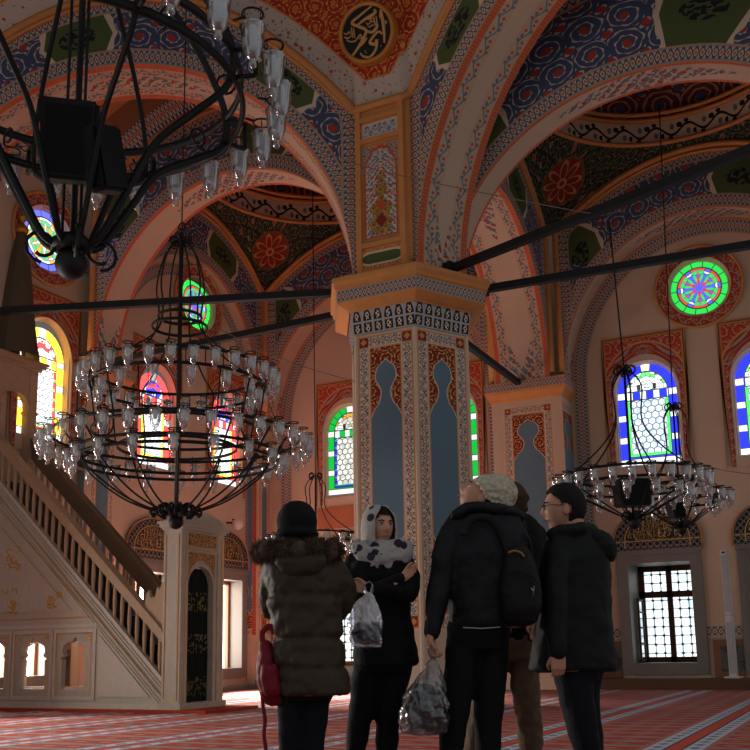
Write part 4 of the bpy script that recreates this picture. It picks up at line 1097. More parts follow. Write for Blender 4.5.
    def f(bm):
        for y0 in (Y0-.02, Y1-.2):
            box(bm, XK-.2, XK, y0, y0+.2, ZP-.6, zsp); box(bm, XK-.22, XK+.02, y0-.02, y0+.22, zsp-.06, zsp)
            ar = [(XK-.2-.42+.42*cos(PI*i/12), zsp+.55*sin(PI*i/12)) for i in range(7)]
            for (xa, za), (xb, zb) in zip(ar, ar[1:]): slab(bm, [(xa, za), (xb, zb), (xb, zcn), (xa, zcn)], y0+.03, y0+.17)
            slab(bm, [(XK-.2, zsp), (XK, zsp), (XK, zcn), (XK-.2, zcn)], y0, y0+.2)
        hw = (Y1-Y0)/2-.19; ar = [(cy-hw*cos(PI*i/16), zsp+.34*sin(PI*i/16)**.8) for i in range(17)]
        for (ya, za), (yb, zb) in zip(ar, ar[1:]):
            for xx in (XK-.02, XK-.18): quad(bm, [(xx, ya, za), (xx, yb, zb), (xx, yb, zcn), (xx, ya, zcn)])
            quad(bm, [(XK-.02, ya, za), (XK-.02, yb, zb), (XK-.18, yb, zb), (XK-.18, ya, za)])
    o('canopy', f, tan)
    def f(bm):
        for z0, z1, e in ((zcn, zcn+.06, .04), (zcn+.06, zcn+.13, .1), (zcn+.13, zcn+.18, .14)): box(bm, XW, XK+e, Y0-.02-e, Y1+.02+e, z0, z1)
    o('canopy_cornice', f, tan)
    def f(bm):
        c0 = (SX, cy); prof = [(.5, zcn+.18), (.47, zcn+.3), (.42, zcn+.6), (.36, zcn+1.0), (.28, zcn+1.7), (.2, zcn+2.3), (.1, zcn+2.9)]
        for (r0, z0), (r1, z1) in zip(prof, prof[1:]): hexring(bm, c0, r0, z0, r1, z1, PI/8, range(8), n=8)
    o('spire', f, plain('dark_lead_spire', srgb(92, 80, 64), .6))
    SZ = zcn+2.8-9.05
    def f(bm): lathe(bm, [(.05, 9.05), (.13, 9.12), (.14, 9.2), (.06, 9.3), (.04, 9.34), (.1, 9.4), (.11, 9.47), (.05, 9.56), (.035, 9.6), (.07, 9.66), (.075, 9.72), (.03, 9.8), (.02, 9.95), (.0, 10.1)], 16, (SX, cy, SZ))
    o('gilt_finial', f, plain('gilt_metal', srgb(200, 140, 60), .35, .6), smooth=True)
    K = .95; t.scale = (K, K, K); t.location = (t.location.x*K, t.location.y*K, .044)
    bm = nbm(); box(bm, -14.18, (XR+.6)*K, (Y0-.12)*K, (Y1+.3)*K, 0, .044)
    tag(obj('carpet_base', bm, plain('red_carpet_edge', srgb(176, 62, 40), .95)), 'thin red carpeted plinth under the pulpit', 'plinth')
minbar()

# ------------------------------------------------------------------ chandeliers
LAMPG = mk_glassy('lamp_glass', (.88, .88, .9, 1), .12, .6, .04, .07)
BULB = plain('white_bulb', srgb(226, 224, 216), .35)
blk = plain('black_box', srgb(14, 14, 14), .6)
LM = {}
def lamp_mesh(seg):
    if seg in LM: return LM[seg]
    pr = [(.088, .0), (.092, -.012), (.08, -.03), (.078, -.1), (.07, -.17), (.052, -.225), (.028, -.255), (.02, -.262), (.03, -.285), (.027, -.305), (.0, -.32)]
    bm = nbm(); lathe(bm, pr, seg); 
    if seg > 12: lathe(bm, [(.088, 0), (.074, -.03), (.072, -.1), (.064, -.165), (.046, -.215), (.02, -.24), (0, -.242)], seg)
    if seg > 12: lathe(bm, [(.0, .0), (.028, -.005), (.03, -.04), (.036, -.055), (.03, -.07), (.036, -.085), (.03, -.1), (.035, -.115), (.03, -.13), (.032, -.145), (.02, -.17), (0, -.175)], 10, mi=1)
    else: lathe(bm, [(0, 0), (.03, -.01), (.036, -.06), (.03, -.12), (0, -.15)], 8, mi=1)
    a = bpy.data.meshes.new('glass_lamp'); bm.to_mesh(a); bm.free(); a.materials.append(LAMPG); a.materials.append(BULB)
    for p in a.polygons: p.use_smooth = True
    bm = nbm(); lathe(bm, [(.0, .02), (.028, .015), (.03, -.02), (.036, -.035), (.03, -.05), (.036, -.065), (.03, -.08), (.035, -.095), (.03, -.11), (.032, -.125), (.02, -.15), (0, -.155)], max(8, seg//2))
    b = bpy.data.meshes.new('bulb'); bm.to_mesh(b); bm.free(); b.materials.append(BULB)
    for p in b.polygons: p.use_smooth = True
    LM[seg] = (a, b); return LM[seg]
def put(me, name, par, loc, sc=1, rz=0):
    o = bpy.data.objects.new(name, me); COL.objects.link(o); o.parent = par; o.location = loc; o.scale = (sc,)*3; o.rotation_euler = (0, 0, rz); return o
def circ(R, z, n=48, a0=0): return [(R*cos(a0+2*PI*i/n), R*sin(a0+2*PI*i/n), z) for i in range(n)]
def holder(bm, R, a, z, rl, r, h=.1):
    """bracket reaching out of the ring with a little loop the lamp hangs in"""
    c, s = cos(a), sin(a)
    tube(bm, [(c*q, s*q, z) for q in (R, R+rl*1.2)], r, 5)
    cx, cy = c*(R+rl*2.1), s*(R+rl*2.1)
    tube(bm, [(cx+rl*cos(2*PI*i/12), cy+rl*sin(2*PI*i/12), z) for i in range(12)], r*.8, 5, closed=True)
    for k in range(3):
        b = 2*PI*k/3; tube(bm, [(cx+rl*.9*cos(b), cy+rl*.9*sin(b), z), (cx+rl*.7*cos(b), cy+rl*.7*sin(b), z-h)], r*.4, 4)
    return (cx, cy, z-h)
def holders(t, n, R, a0, z, rl, r, h, lamp, sc, bulb=None):
    """n lamps round the ring: each its own holder and its own hanging glass"""
    bm = nbm(); p = holder(bm, 0, 0, 0, rl, r, h); me = bpy.data.meshes.new('lamp_holder'); bm.to_mesh(me); bm.free(); me.materials.append(iron)
    for f_ in me.polygons: f_.use_smooth = True
    for i in range(n):
        a = 2*PI*(i+a0)/n; q = put(me, 'lamp_holder', t, (R*cos(a), R*sin(a), z), 1, a)
        g = put(lamp, 'glass_lamp', q, p, sc)


def bars(t, name, n, R, z0, z1, r):
    bm = nbm(); tube(bm, [(0, 0, z0), (0, 0, z1)], r, 4); me = bpy.data.meshes.new(name); bm.to_mesh(me); bm.free(); me.materials.append(iron)
    for i in range(n): a = 2*PI*i/n; put(me, name, t, (R*cos(a), R*sin(a), 0), 1, a)
def scrollset(t, R, z, n, s, r, a0=0):
    bm = nbm(); scrolls(bm, R, z, 1, s, r); me = bpy.data.meshes.new('scroll'); bm.to_mesh(me); bm.free(); me.materials.append(iron)
    for f_ in me.polygons: f_.use_smooth = True
    for i in range(n): put(me, 'scroll', t, (0, 0, 0), 1, a0+2*PI*i/n)
def scrolls(bm, R, z, n, s, r, a0=0):
    for k in range(n):
        a = a0+2*PI*k/n; pts = []
        for i in range(15):
            q = i/14; th = -PI/2+q*2.2*PI; rr = s*(1-.45*q); pts.append((R+s*.7+rr*cos(th)*1., z+s*.6+rr*sin(th)))
        tube(bm, [(x*cos(a), x*sin(a), zz) for x, zz in pts], r, 5)

def big():
    c = at(71, 264, 9.0); t = thing('chandelier', c, 'huge black iron chandelier with hanging glass lamps filling the upper left corner', 'chandelier')
    z = lambda h: h-4.32
    R, zr, zl = 1.64, 6.4, 6.1
    def o(name, fn, mat=iron, par=None, sm=True):
        bm = nbm(); fn(bm); return obj(name, bm, mat, par or t, sm)
    for zz, rr in ((zr, R), (zl, R+.02)): o('ring', lambda bm: tube(bm, circ(rr, z(zz), 72), 1, 6, closed=True, flat=(.03, .05)))
    n = 8
    for k in range(n):
        a = 2*PI*(k+.35)/n; cc, s = cos(a), sin(a)
        def f(bm):
            pr = [(.14, 4.5), (.3, 4.58), (.55, 5.0), (.85, 5.5), (1.25, 5.78), (1.6, 6.05), (1.62, 6.5), (1.3, 7.1), (.8, 7.7), (.35, 8.3), (.12, 9.1)]
            tube(bm, sp([(cc*r, s*r, z(h)) for r, h in pr], 5), 1, 6, flat=(.028, .042))
        o('rib', f)
        def f(bm):
            for rr_ in ((1.62, zr), (1.64, zl)): tube(bm, [(cc*rr_[0], s*rr_[0], z(rr_[1])), (cc*1.88, s*1.88, z(rr_[1]))], .026, 5)
            tube(bm, [(cc*1.88, s*1.88, z(zl)), (cc*1.88, s*1.88, z(zr))], .026, 5)
        o('bracket', f)
    scrollset(t, .16, z(4.36), 4, .17, .02, .9); scrollset(t, 1.4, z(6.2), 8, .12, .014, .5)
    def f(bm): lathe(bm, [(0, z(4.62)), (.14, z(4.6)), (.2, z(4.55)), (.2, z(4.47)), (.12, z(4.44)), (.1, z(4.5))], 20)
    o('hub', f)
    o('ball_finial', lambda bm: ball(bm, (0, 0, z(4.32)), .155, 24, 16))
    o('centre_pole', lambda bm: (tube(bm, [(0, 0, z(4.5)), (0, 0, z(14))], .025, 8), [tube(bm, [(.1*cos(q), .1*sin(q), z(4.5)), (.1*cos(q), .1*sin(q), z(8.7))], .016, 6) for q in (0, 2.1, 4.2)]))
    a, b = lamp_mesh(20); holders(t, 26, R+.2, .2, z(zr+.02), .1, .014, .12, a, 1.38, b)
    # the two black speakers hanging inside
    for px, py, w, h, dd, tl, lab in ((70, 143, .5, .74, .5, .24, 'black loudspeaker box hanging inside the big upper left chandelier'), (104, 160, .24, .62, .4, -.45, 'slimmer black loudspeaker beside the box inside the big chandelier')):
        p = at(px, py, 8.7); bm = nbm(); box(bm, -w/2, w/2, -dd/2, dd/2, -h/2, h/2); bmesh.ops.bevel(bm, geom=bm.edges[:], offset=.03, segments=2, affect='EDGES')
        for v in bm.verts: v.co.x *= 1+.25*v.co.z/h
        q = obj('loudspeaker', bm, blk); q.location = p; q.rotation_euler = (.35, 0, YAW+tl); tag(q, lab, 'loudspeaker')
        bm = nbm(); box(bm, -w*.42, w*.42, -dd/2-.012, -dd/2, -h*.42, h*.42); obj('speaker_grille', bm, plain('black_grille', srgb(20, 20, 20), .9), q)
big()

def mid():
    c = at(176, 522, 13.0); zb = c.z; t = thing('chandelier', c, 'large two-tiered black chandelier with rows of glass lamps hanging before the red windows', 'chandelier')
    k = 13.0/970
    def o(name, fn, mat=iron, sm=True):
        bm = nbm(); fn(bm); return obj(name, bm, mat, t, sm)
    zu, zl = 2.0, 1.12; Ru, Rl = 1.2, 1.66
    rings = [('upper_ring', Ru, zu+.1), ('upper_ring', Ru, zu-.12), ('lower_ring', Rl, zl+.03), ('lower_ring', Rl-.28, zl-.2), ('lower_ring', Rl-.3, zl-.3), ('lower_ring', Ru-.05, zl+.12), ('neck_ring', .38, zu+.75), ('neck_ring', .3, zu+.9), ('inner_ring', .8, zl-.1)]
    for nm_, R, zz in rings: o(nm_, lambda bm: tube(bm, circ(R, zz, 64), 1, 6, closed=True, flat=(.014, .024)))
    for i in range(14):
        a = 2*PI*i/14; cc, s = cos(a), sin(a)
        o('rib', lambda bm: tube(bm, sp([(cc*r, s*r, h) for r, h in ((.1, .12), (.25, .14), (.7, .32), (1.15, .65), (1.36, .95), (1.5, zl+.03))], 6), .014, 5))
        if i % 2 == 0:
            o('upright', lambda bm: tube(bm, sp([(cc*r, s*r, h) for r, h in ((1.36, .9), (1.05, 1.15), (1.18, zu-.12), (1.18, zu+.1), (.8, zu+.28), (.4, zu+.6), (.3, zu+.95), (.34, 3.35), (.24, 3.8), (.06, 4.05))], 5), .013, 5))
        else: o('strut', lambda bm: tube(bm, [(cc*1.1, s*1.1, zl+.1), (cc*1.2, s*1.2, zu-.1)], .011, 5))
    for R, zz in ((Ru, zu), (Rl-.05, zl)): bars(t, 'ring_bar', 30, R, zz-.12, zz+.1, .008)
    o('centre_pole', lambda bm: tube(bm, [(0, 0, .1), (0, 0, 4.15)], .03, 8))
    o('suspension_chain', lambda bm: tube(bm, [(0, 0, 4.15), (0, 0, 10.6)], .01, 6))
    scrollset(t, .05, 3.97, 6, .08, .012)
    o('crown', lambda bm: (tube(bm, circ(.14, 4.01, 16), .012, 5, closed=True), tube(bm, [(.06*cos(2*PI*i/10), 0, 4.25+.06*sin(2*PI*i/10)) for i in range(10)], .012, 5, closed=True)))
    scrollset(t, .1, .1, 10, .1, .018); scrollset(t, .26, .1, 10, .06, .014, .3)
    o('hub', lambda bm: lathe(bm, [(0, .22), (.13, .2), (.17, .14), (.1, .08), (.05, .06)], 16))
    o('ball_finial', lambda bm: ball(bm, (0, 0, 0), .1, 20, 14))
    a, b = lamp_mesh(12)
    for n, R, zz in ((30, Ru, zu+.12), (14, Ru-.25, zu-.06), (34, Rl, zl+.06), (18, Rl-.36, zl-.16)): holders(t, n, R, .3, zz, .065, .009, .06, a, .9)
mid()

def small(px, pball, ptop, dist, Rpx, pyr, label, box_=None, n=22, wire=None, tiers=1):
    c = at(px, pball, dist); k = dist/970; t = thing('chandelier', c, label, 'chandelier')
    h = lambda py: (pball-py)*k*1.02; R = Rpx*k
    def o(name, fn, mat=iron, sm=True):
        bm = nbm(); fn(bm); return obj(name, bm, mat, t, sm)
    zr = h(pyr)
    for q in range(tiers):
        for dz in (0, -.16): o('ring', lambda bm: tube(bm, circ(R*(1-.25*q), zr+dz+.35*q, 48), 1, 6, closed=True, flat=(.014, .02)))
    for i in range(10):
        a = 2*PI*(i+.3)/10; cc, s = cos(a), sin(a)
        o('rib', lambda bm: tube(bm, sp([(cc*r, s*r, z_) for r, z_ in ((.06, .08), (.2, .12), (R*.6, zr*.45), (R*.93, zr-.2), (R, zr))], 5), .012, 5))
        if i % 2 == 0 and ptop: 
            zt = h(ptop); o('upright', lambda bm: tube(bm, sp([(cc*r, s*r, z_) for r, z_ in ((R, zr), (R*.5, zr+(zt-zr)*.25), (.2, zr+(zt-zr)*.5), (.22, zt-.25), (.05, zt))], 5), .012, 5))
    zt = h(ptop)
    o('centre_pole', lambda bm: tube(bm, [(0, 0, .05), (0, 0, zt)], .02, 6))
    scrollset(t, .04, zt-.05, 6, .07, .014); scrollset(t, .05, .06, 6, .07, .012)
    o('ball_finial', lambda bm: ball(bm, (0, 0, 0), .09, 16, 12))
    if wire: o('suspension_wire', lambda bm: tube(bm, [(0, 0, zt), (wire[0]-c.x, wire[1]-c.y, wire[2]-c.z)], .012, 5))
    a, b = lamp_mesh(12); holders(t, n, R, .4, zr, .06, .009, .05, a, .8); holders(t, n//2, R*.72, 0, zr-.14, .06, .009, .05, a, .8)
    if box_:
        bx, by, w_, h_, lab = box_; p = at(bx, by, dist); bm = nbm(); W_ = w_*k/2; H_ = h_*k/2
        box(bm, -W_, W_, -.15, .15, -H_, H_); bmesh.ops.bevel(bm, geom=bm.edges[:], offset=.02, segments=2, affect='EDGES'); q = obj('loudspeaker', bm, blk); q.location = p; q.rotation_euler = (0, 0, YAW+.15); tag(q, lab, 'loudspeaker')
        bm = nbm(); box(bm, -W_*.8, W_*.8, -.165, -.15, -H_*.85, H_*.85); obj('speaker_grille', bm, plain('black_grille', srgb(20, 20, 20), .9), q)
r1 = at(609, 217, 13.25)
small(634, 523, 366, 13.3, 66, 475, 'black chandelier with glass lamps hanging before the blue window at right', (632, 493, 32, 28, 'square black loudspeaker inside the nearer right chandelier'), 26, (r1.x, r1.y, 7.0))
small(682, 530, 404, 17.5, 42, 493, 'farther black chandelier partly behind the nearer one at right', (676, 507, 13, 24, 'narrow black loudspeaker inside the farther right chandelier'), 20, (at(676, 330, 17.5).x, at(676, 330, 17.5).y, 11.5))
small(316, 572, 476, 20., 42, 536, 'small black chandelier behind the woman in the black hat', None, 20, (at(313, 300, 20).x, at(313, 300, 20).y, 11.8))
# thin wires
def wire(pts, label):
    bm = nbm(); tube(bm, sp(pts, 6), .008, 5); tag(obj('wire', bm, plain('grey_wire', srgb(120, 104, 92), .6)), label, 'wire')
wire([at(215, 327, 16), at(285, 360, 15.7), at(355, 382, 15.3)], 'thin wire stretched below the tie rod left of the pillar')
wire([at(320, 150, 13.2), at(385, 172, 13.0), at(560, 208, 13.), at(607, 215, 13.1)], 'thin wire running across in front of the pillar block to the right')
wire([at(700, 463, 17), at(722, 470, 18), at(750, 474, 19)], 'thin wire from the right chandelier towards the right edge')

# ------------------------------------------------------------------ visitors
cl_tex = bpy.data.textures.new('folds', 'CLOUDS'); cl_tex.noise_scale = .11; cl_tex.noise_depth = 2
cl_fine = bpy.data.textures.new('wrinkles', 'CLOUDS'); cl_fine.noise_scale = .05; cl_fine.noise_depth = 3
def skinmods(v=.005): return (('REMESH', dict(mode='VOXEL', voxel_size=v, use_smooth_shade=True)), ('SMOOTH', dict(iterations=2, factor=.5)))
def clothmods(v=.011, st=.022, it=3, tex=None): return (('REMESH', dict(mode='VOXEL', voxel_size=v, use_smooth_shade=True)), ('SMOOTH', dict(iterations=it, factor=.6)), ('DISPLACE', dict(texture=tex or cl_tex, strength=st, mid_level=.5, texture_coords='LOCAL')))
skin = plain('skin', srgb(196, 142, 116), .55, var=.06, scale=12)
skin_pale = plain('fair_skin', srgb(206, 152, 124), .55, var=.05, scale=12)
def cloth(name, c, var=.15, rough=.85):
    m = Mt(name, rough, spec=.25); n = m.noise(None, 9, 4)
    m.bump(m.noise(None, 60, 3), .004, .5); return m.col(m.mix(n, tuple(v*(1-var) for v in c[:3])+(1,), tuple(v*(1+var) for v in c[:3])+(1,)))
class P:
    """a standing figure; pixel rows are turned into metres at the figure's own distance"""
    def __init__(s, px, foot, d, label):
        q = at(px, foot, d); s.base = V((q.x, q.y, 0)); s.d = d; s.k = d/970
        s.t = thing('person', s.base, label, 'person', YAW)
    def L(s, px, py, dy=0.):
        q = at(px, py, s.d+dy)-s.base; return V((q.dot(RT), q.dot(FW), q.z))
    def loft(s, bm, rows, seg=28, ex=2.4):
        rr = []
        R = []
        for i in range(len(rows)-1):      # smooth in between
            for k in range(3):
                t = k/3; a, b = rows[i], rows[i+1]; R.append([a[j]+(b[j]-a[j])*(t if j == 0 else t*t*(3-2*t)*.5+t*.5) for j in range(4)]+[((a[4] if len(a) > 4 else 0)*(1-t)+(b[4] if len(b) > 4 else 0)*t)])
        R.append(list(rows[-1][:4])+[rows[-1][4] if len(rows[-1]) > 4 else 0])
        for py, xl, xr, th, dy in R:
            a, b = s.L(xl, py, dy), s.L(xr, py, dy); c = (a+b)/2; hx = (b-a).length/2; ring = []
            for k in range(seg):
                q = 2*PI*k/seg; cx, sy = cos(q), sin(q)
                ring.append(bm.verts.new(c+V((hx*abs(cx)**(2/ex)*(1 if cx > 0 else -1), th/2*abs(sy)**(2/ex)*(1 if sy > 0 else -1), 0))))
            rr.append(ring)
        for A, B in zip(rr, rr[1:]):
            for k in range(seg): bm.faces.new((A[k], A[(k+1) % seg], B[(k+1) % seg], B[k]))
        bm.faces.new(rr[0]); bm.faces.new(rr[-1][::-1])
    def limb(s, bm, pts, seg=14):
        Q = [s.L(p[0], p[1], p[2]) for p in pts]; r = [p[3]*s.k for p in pts]
        S = sp(Q, 5); n = len(S); rr = []
        for i in range(n):
            u = i/(n-1)*(len(r)-1); j = min(int(u), len(r)-2); rr.append(r[j]+(r[j+1]-r[j])*(u-j))
        tube(bm, S, rr, seg)
        for p, q in ((S[0], rr[0]), (S[-1], rr[-1])): ball(bm, p, q*.99, 14, 10)
    def add(s, name, bm, mat, mods=(), par=None, label=None):
        o = obj(name, bm, mat, par or s.t, True, mods)
        if label: o['label'] = label
        return o
def hframe(c, yaw, pitch, roll=0):
    """head frame: x to its left-right, y forward, z up; yaw 0 faces the camera, + turns to picture right"""
    a = -PI/2+yaw
    fwd = V((cos(a)*cos(pitch), sin(a)*cos(pitch), sin(pitch))); up = V((-cos(a)*sin(pitch), -sin(a)*sin(pitch), cos(pitch))); rt = fwd.cross(up)
    M = Matrix((rt, fwd, up)).transposed().to_4x4(); M.translation = c; return M
def head(bm, M, s=1.):
    n0 = len(bm.verts); bmesh.ops.create_uvsphere(bm, u_segments=48, v_segments=36, radius=1)
    g = lambda a, b, w: exp(-((a-b)/w)**2)
    for v in list(bm.verts)[n0:]:
        x, y, z = v.co; X_, Y_, Z_ = x*.076, y*.098, z*.122
        if z < 0: X_ *= 1-.26*min(1, -z)**1.2; Y_ *= 1-.12*(-z) if y > 0 else 1-.35*(-z)
        if y > 0:
            f = y
            Y_ += f*(.024*g(X_, 0, .013)*(g(Z_, -.022, .016)+.55*g(Z_, .0, .018))+.006*g(Z_, .034, .012)*g(abs(X_), .028, .028)-.011*g(Z_, .014, .013)*g(abs(X_), .031, .015)
                     +.007*g(Z_, -.055, .008)*g(X_, 0, .024)+.006*g(Z_, -.068, .007)*g(X_, 0, .02)+.012*g(Z_, -.1, .016)*g(X_, 0, .026)+.004*g(abs(X_), .045, .02)*g(Z_, -.02, .02))
        v.co = M @ (V((X_, Y_, Z_))*s)
    for sx in (-1, 1): ball(bm, M @ (V((sx*.078, -.012, -.008))*s), (.009*s, .02*s, .032*s), 12, 8, M.to_3x3())
def facebits(p, M, s=1., lips=srgb(150, 88, 78), brow=srgb(30, 22, 18)):
    for sx in (-1, 1):
        bm = nbm(); ball(bm, M @ (V((sx*.031, .078, .013))*s), .0135*s, 12, 8); p.add('eye', bm, plain('eye_white', srgb(206, 200, 194), .3))
        bm = nbm(); ball(bm, M @ (V((sx*.031, .0878, .0125))*s), .0065*s, 10, 8); p.add('iris', bm, plain('dark_iris', srgb(28, 20, 16), .2))
        bm = nbm(); tube(bm, [M @ (V((sx*x, y, z))*s) for x, y, z in ((.014, .097, .03), (.03, .094, .037), (.047, .082, .032))], .0032*s, 6); p.add('eyebrow', bm, plain('brow_hair', brow, .8))
        bm = nbm(); tube(bm, [M @ (V((sx*x, y, z))*s) for x, y, z in ((.018, .0915, .018), (.031, .0925, .0225), (.045, .084, .018))], .002*s, 5); p.add('eyelash', bm, plain('lash', brow, .8))
    bm = nbm(); tube(bm, sp([M @ (V((x, y, z))*s) for x, y, z in ((-.022, .088, -.061), (-.01, .1, -.058), (0, .103, -.0605), (.01, .1, -.058), (.022, .088, -.061))], 4), [.002*s]+[.0048*s]*15+[.004*s, .002*s][:0]+[.002*s], 8) if False else tube(bm, [M @ (V((x, y, z))*s) for x, y, z in ((-.021, .089, -.061), (-.009, .1, -.059), (0, .102, -.061), (.009, .1, -.059), (.021, .089, -.061))], [.0015*s, .0038*s, .0042*s, .0038*s, .0015*s], 8)
    p.add('lips', bm, plain('lips', lips, .5))
def hand(bm, w, dr, sd, nm, curl=.5, s=1., thumb=1):
    """palm and five fingers: w wrist, dr towards the fingers, sd towards the thumb, nm out of the palm (fingers curl that way)"""
    w, dr, sd, nm = V(w), V(dr).normalized(), V(sd).normalized(), V(nm).normalized()
    T = lambda a, b, c: w+(dr*a+sd*b+nm*c)*s
    for b in (-.028, -.01, .01, .028): tube(bm, [T(-.03, b*.6, 0), T(.03, b*.95, 0), T(.088, b, 0)], [.016*s, .016*s, .0135*s], 10)
    tube(bm, [T(-.09, 0, 0), T(-.03, 0, 0), T(.02, 0, 0)], [.03*s, .026*s, .028*s], 12)
    for b, ln, r in ((.029, .068, .0085), (.01, .076, .009), (-.01, .07, .0085), (-.028, .055, .0075)):
        p = [T(.085, b, 0)]; ang = 0; a_, c_ = .085, 0
        for q, f in ((.45, .9), (.3, 1.2), (.25, 1.0)):
            ang += curl*f; a_ += ln*q*cos(ang); c_ += ln*q*sin(ang); p.append(T(a_, b*1.02, c_))
        tube(bm, p, [r*1.05*s, r*s, r*.92*s, r*.75*s], 10); ball(bm, p[-1], r*.76*s, 8, 6)
    p = [T(.01, .022, .004), T(.04, .046, .014), T(.066, .052+.006*(1-curl), .024+.016*curl), T(.088, .046, .034+.02*curl)]
    tube(bm, p, [.014*s, .0115*s, .0095*s, .007*s], 10); ball(bm, p[-1], .0072*s, 8, 6)
def shoes(p, pts, mat, yaw):
    for px, dy in pts:
        q = p.L(px, 700, dy); q.z = 0; bm = nbm(); a = -PI/2+yaw; f = V((cos(a), sin(a), 0)); sd = V((-f.y, f.x, 0))
        rows = []
        for t, w, h in ((-.12, .032, .07), (-.09, .042, .1), (-.02, .042, .1), (.05, .046, .075), (.12, .046, .05), (.16, .03, .03)):
            rows.append([q+f*t+sd*(w*cos(2*PI*k/12))+V((0, 0, h*.5+h*.5*sin(2*PI*k/12))) for k in range(12)])
        vs = grid(bm, rows, closed=True); bm.faces.new(vs[0]); bm.faces.new(vs[-1][::-1]); p.add('shoe', bm, mat, clothmods(.008, 0., 2))
def body(p, M, s, neck, legs, arms, hands_, mat, tor):
    bm = nbm(); head(bm, M, s)
    p.limb(bm, neck); p.loft(bm, tor)
    for l in legs: p.limb(bm, l)
    for a in arms: p.limb(bm, a)
    for h in hands_: hand(bm, *h[:4], **h[4])
    return p.add('body', bm, mat, skinmods())
def shrink(l, q): return [(a, b, c, d*q) for a, b, c, d in l]
def shrinkrows(rows, q): return [(r[0], (r[1]+r[2])/2-(r[2]-r[1])/2*q, (r[1]+r[2])/2+(r[2]-r[1])/2*q, r[3]*q)+tuple(r[4:]) for r in rows]
black = cloth('black_cloth', srgb(13, 13, 15)); dnavy = cloth('dark_navy_trousers', srgb(15, 16, 23)); shoem = plain('black_shoe_leather', srgb(22, 20, 20), .5)

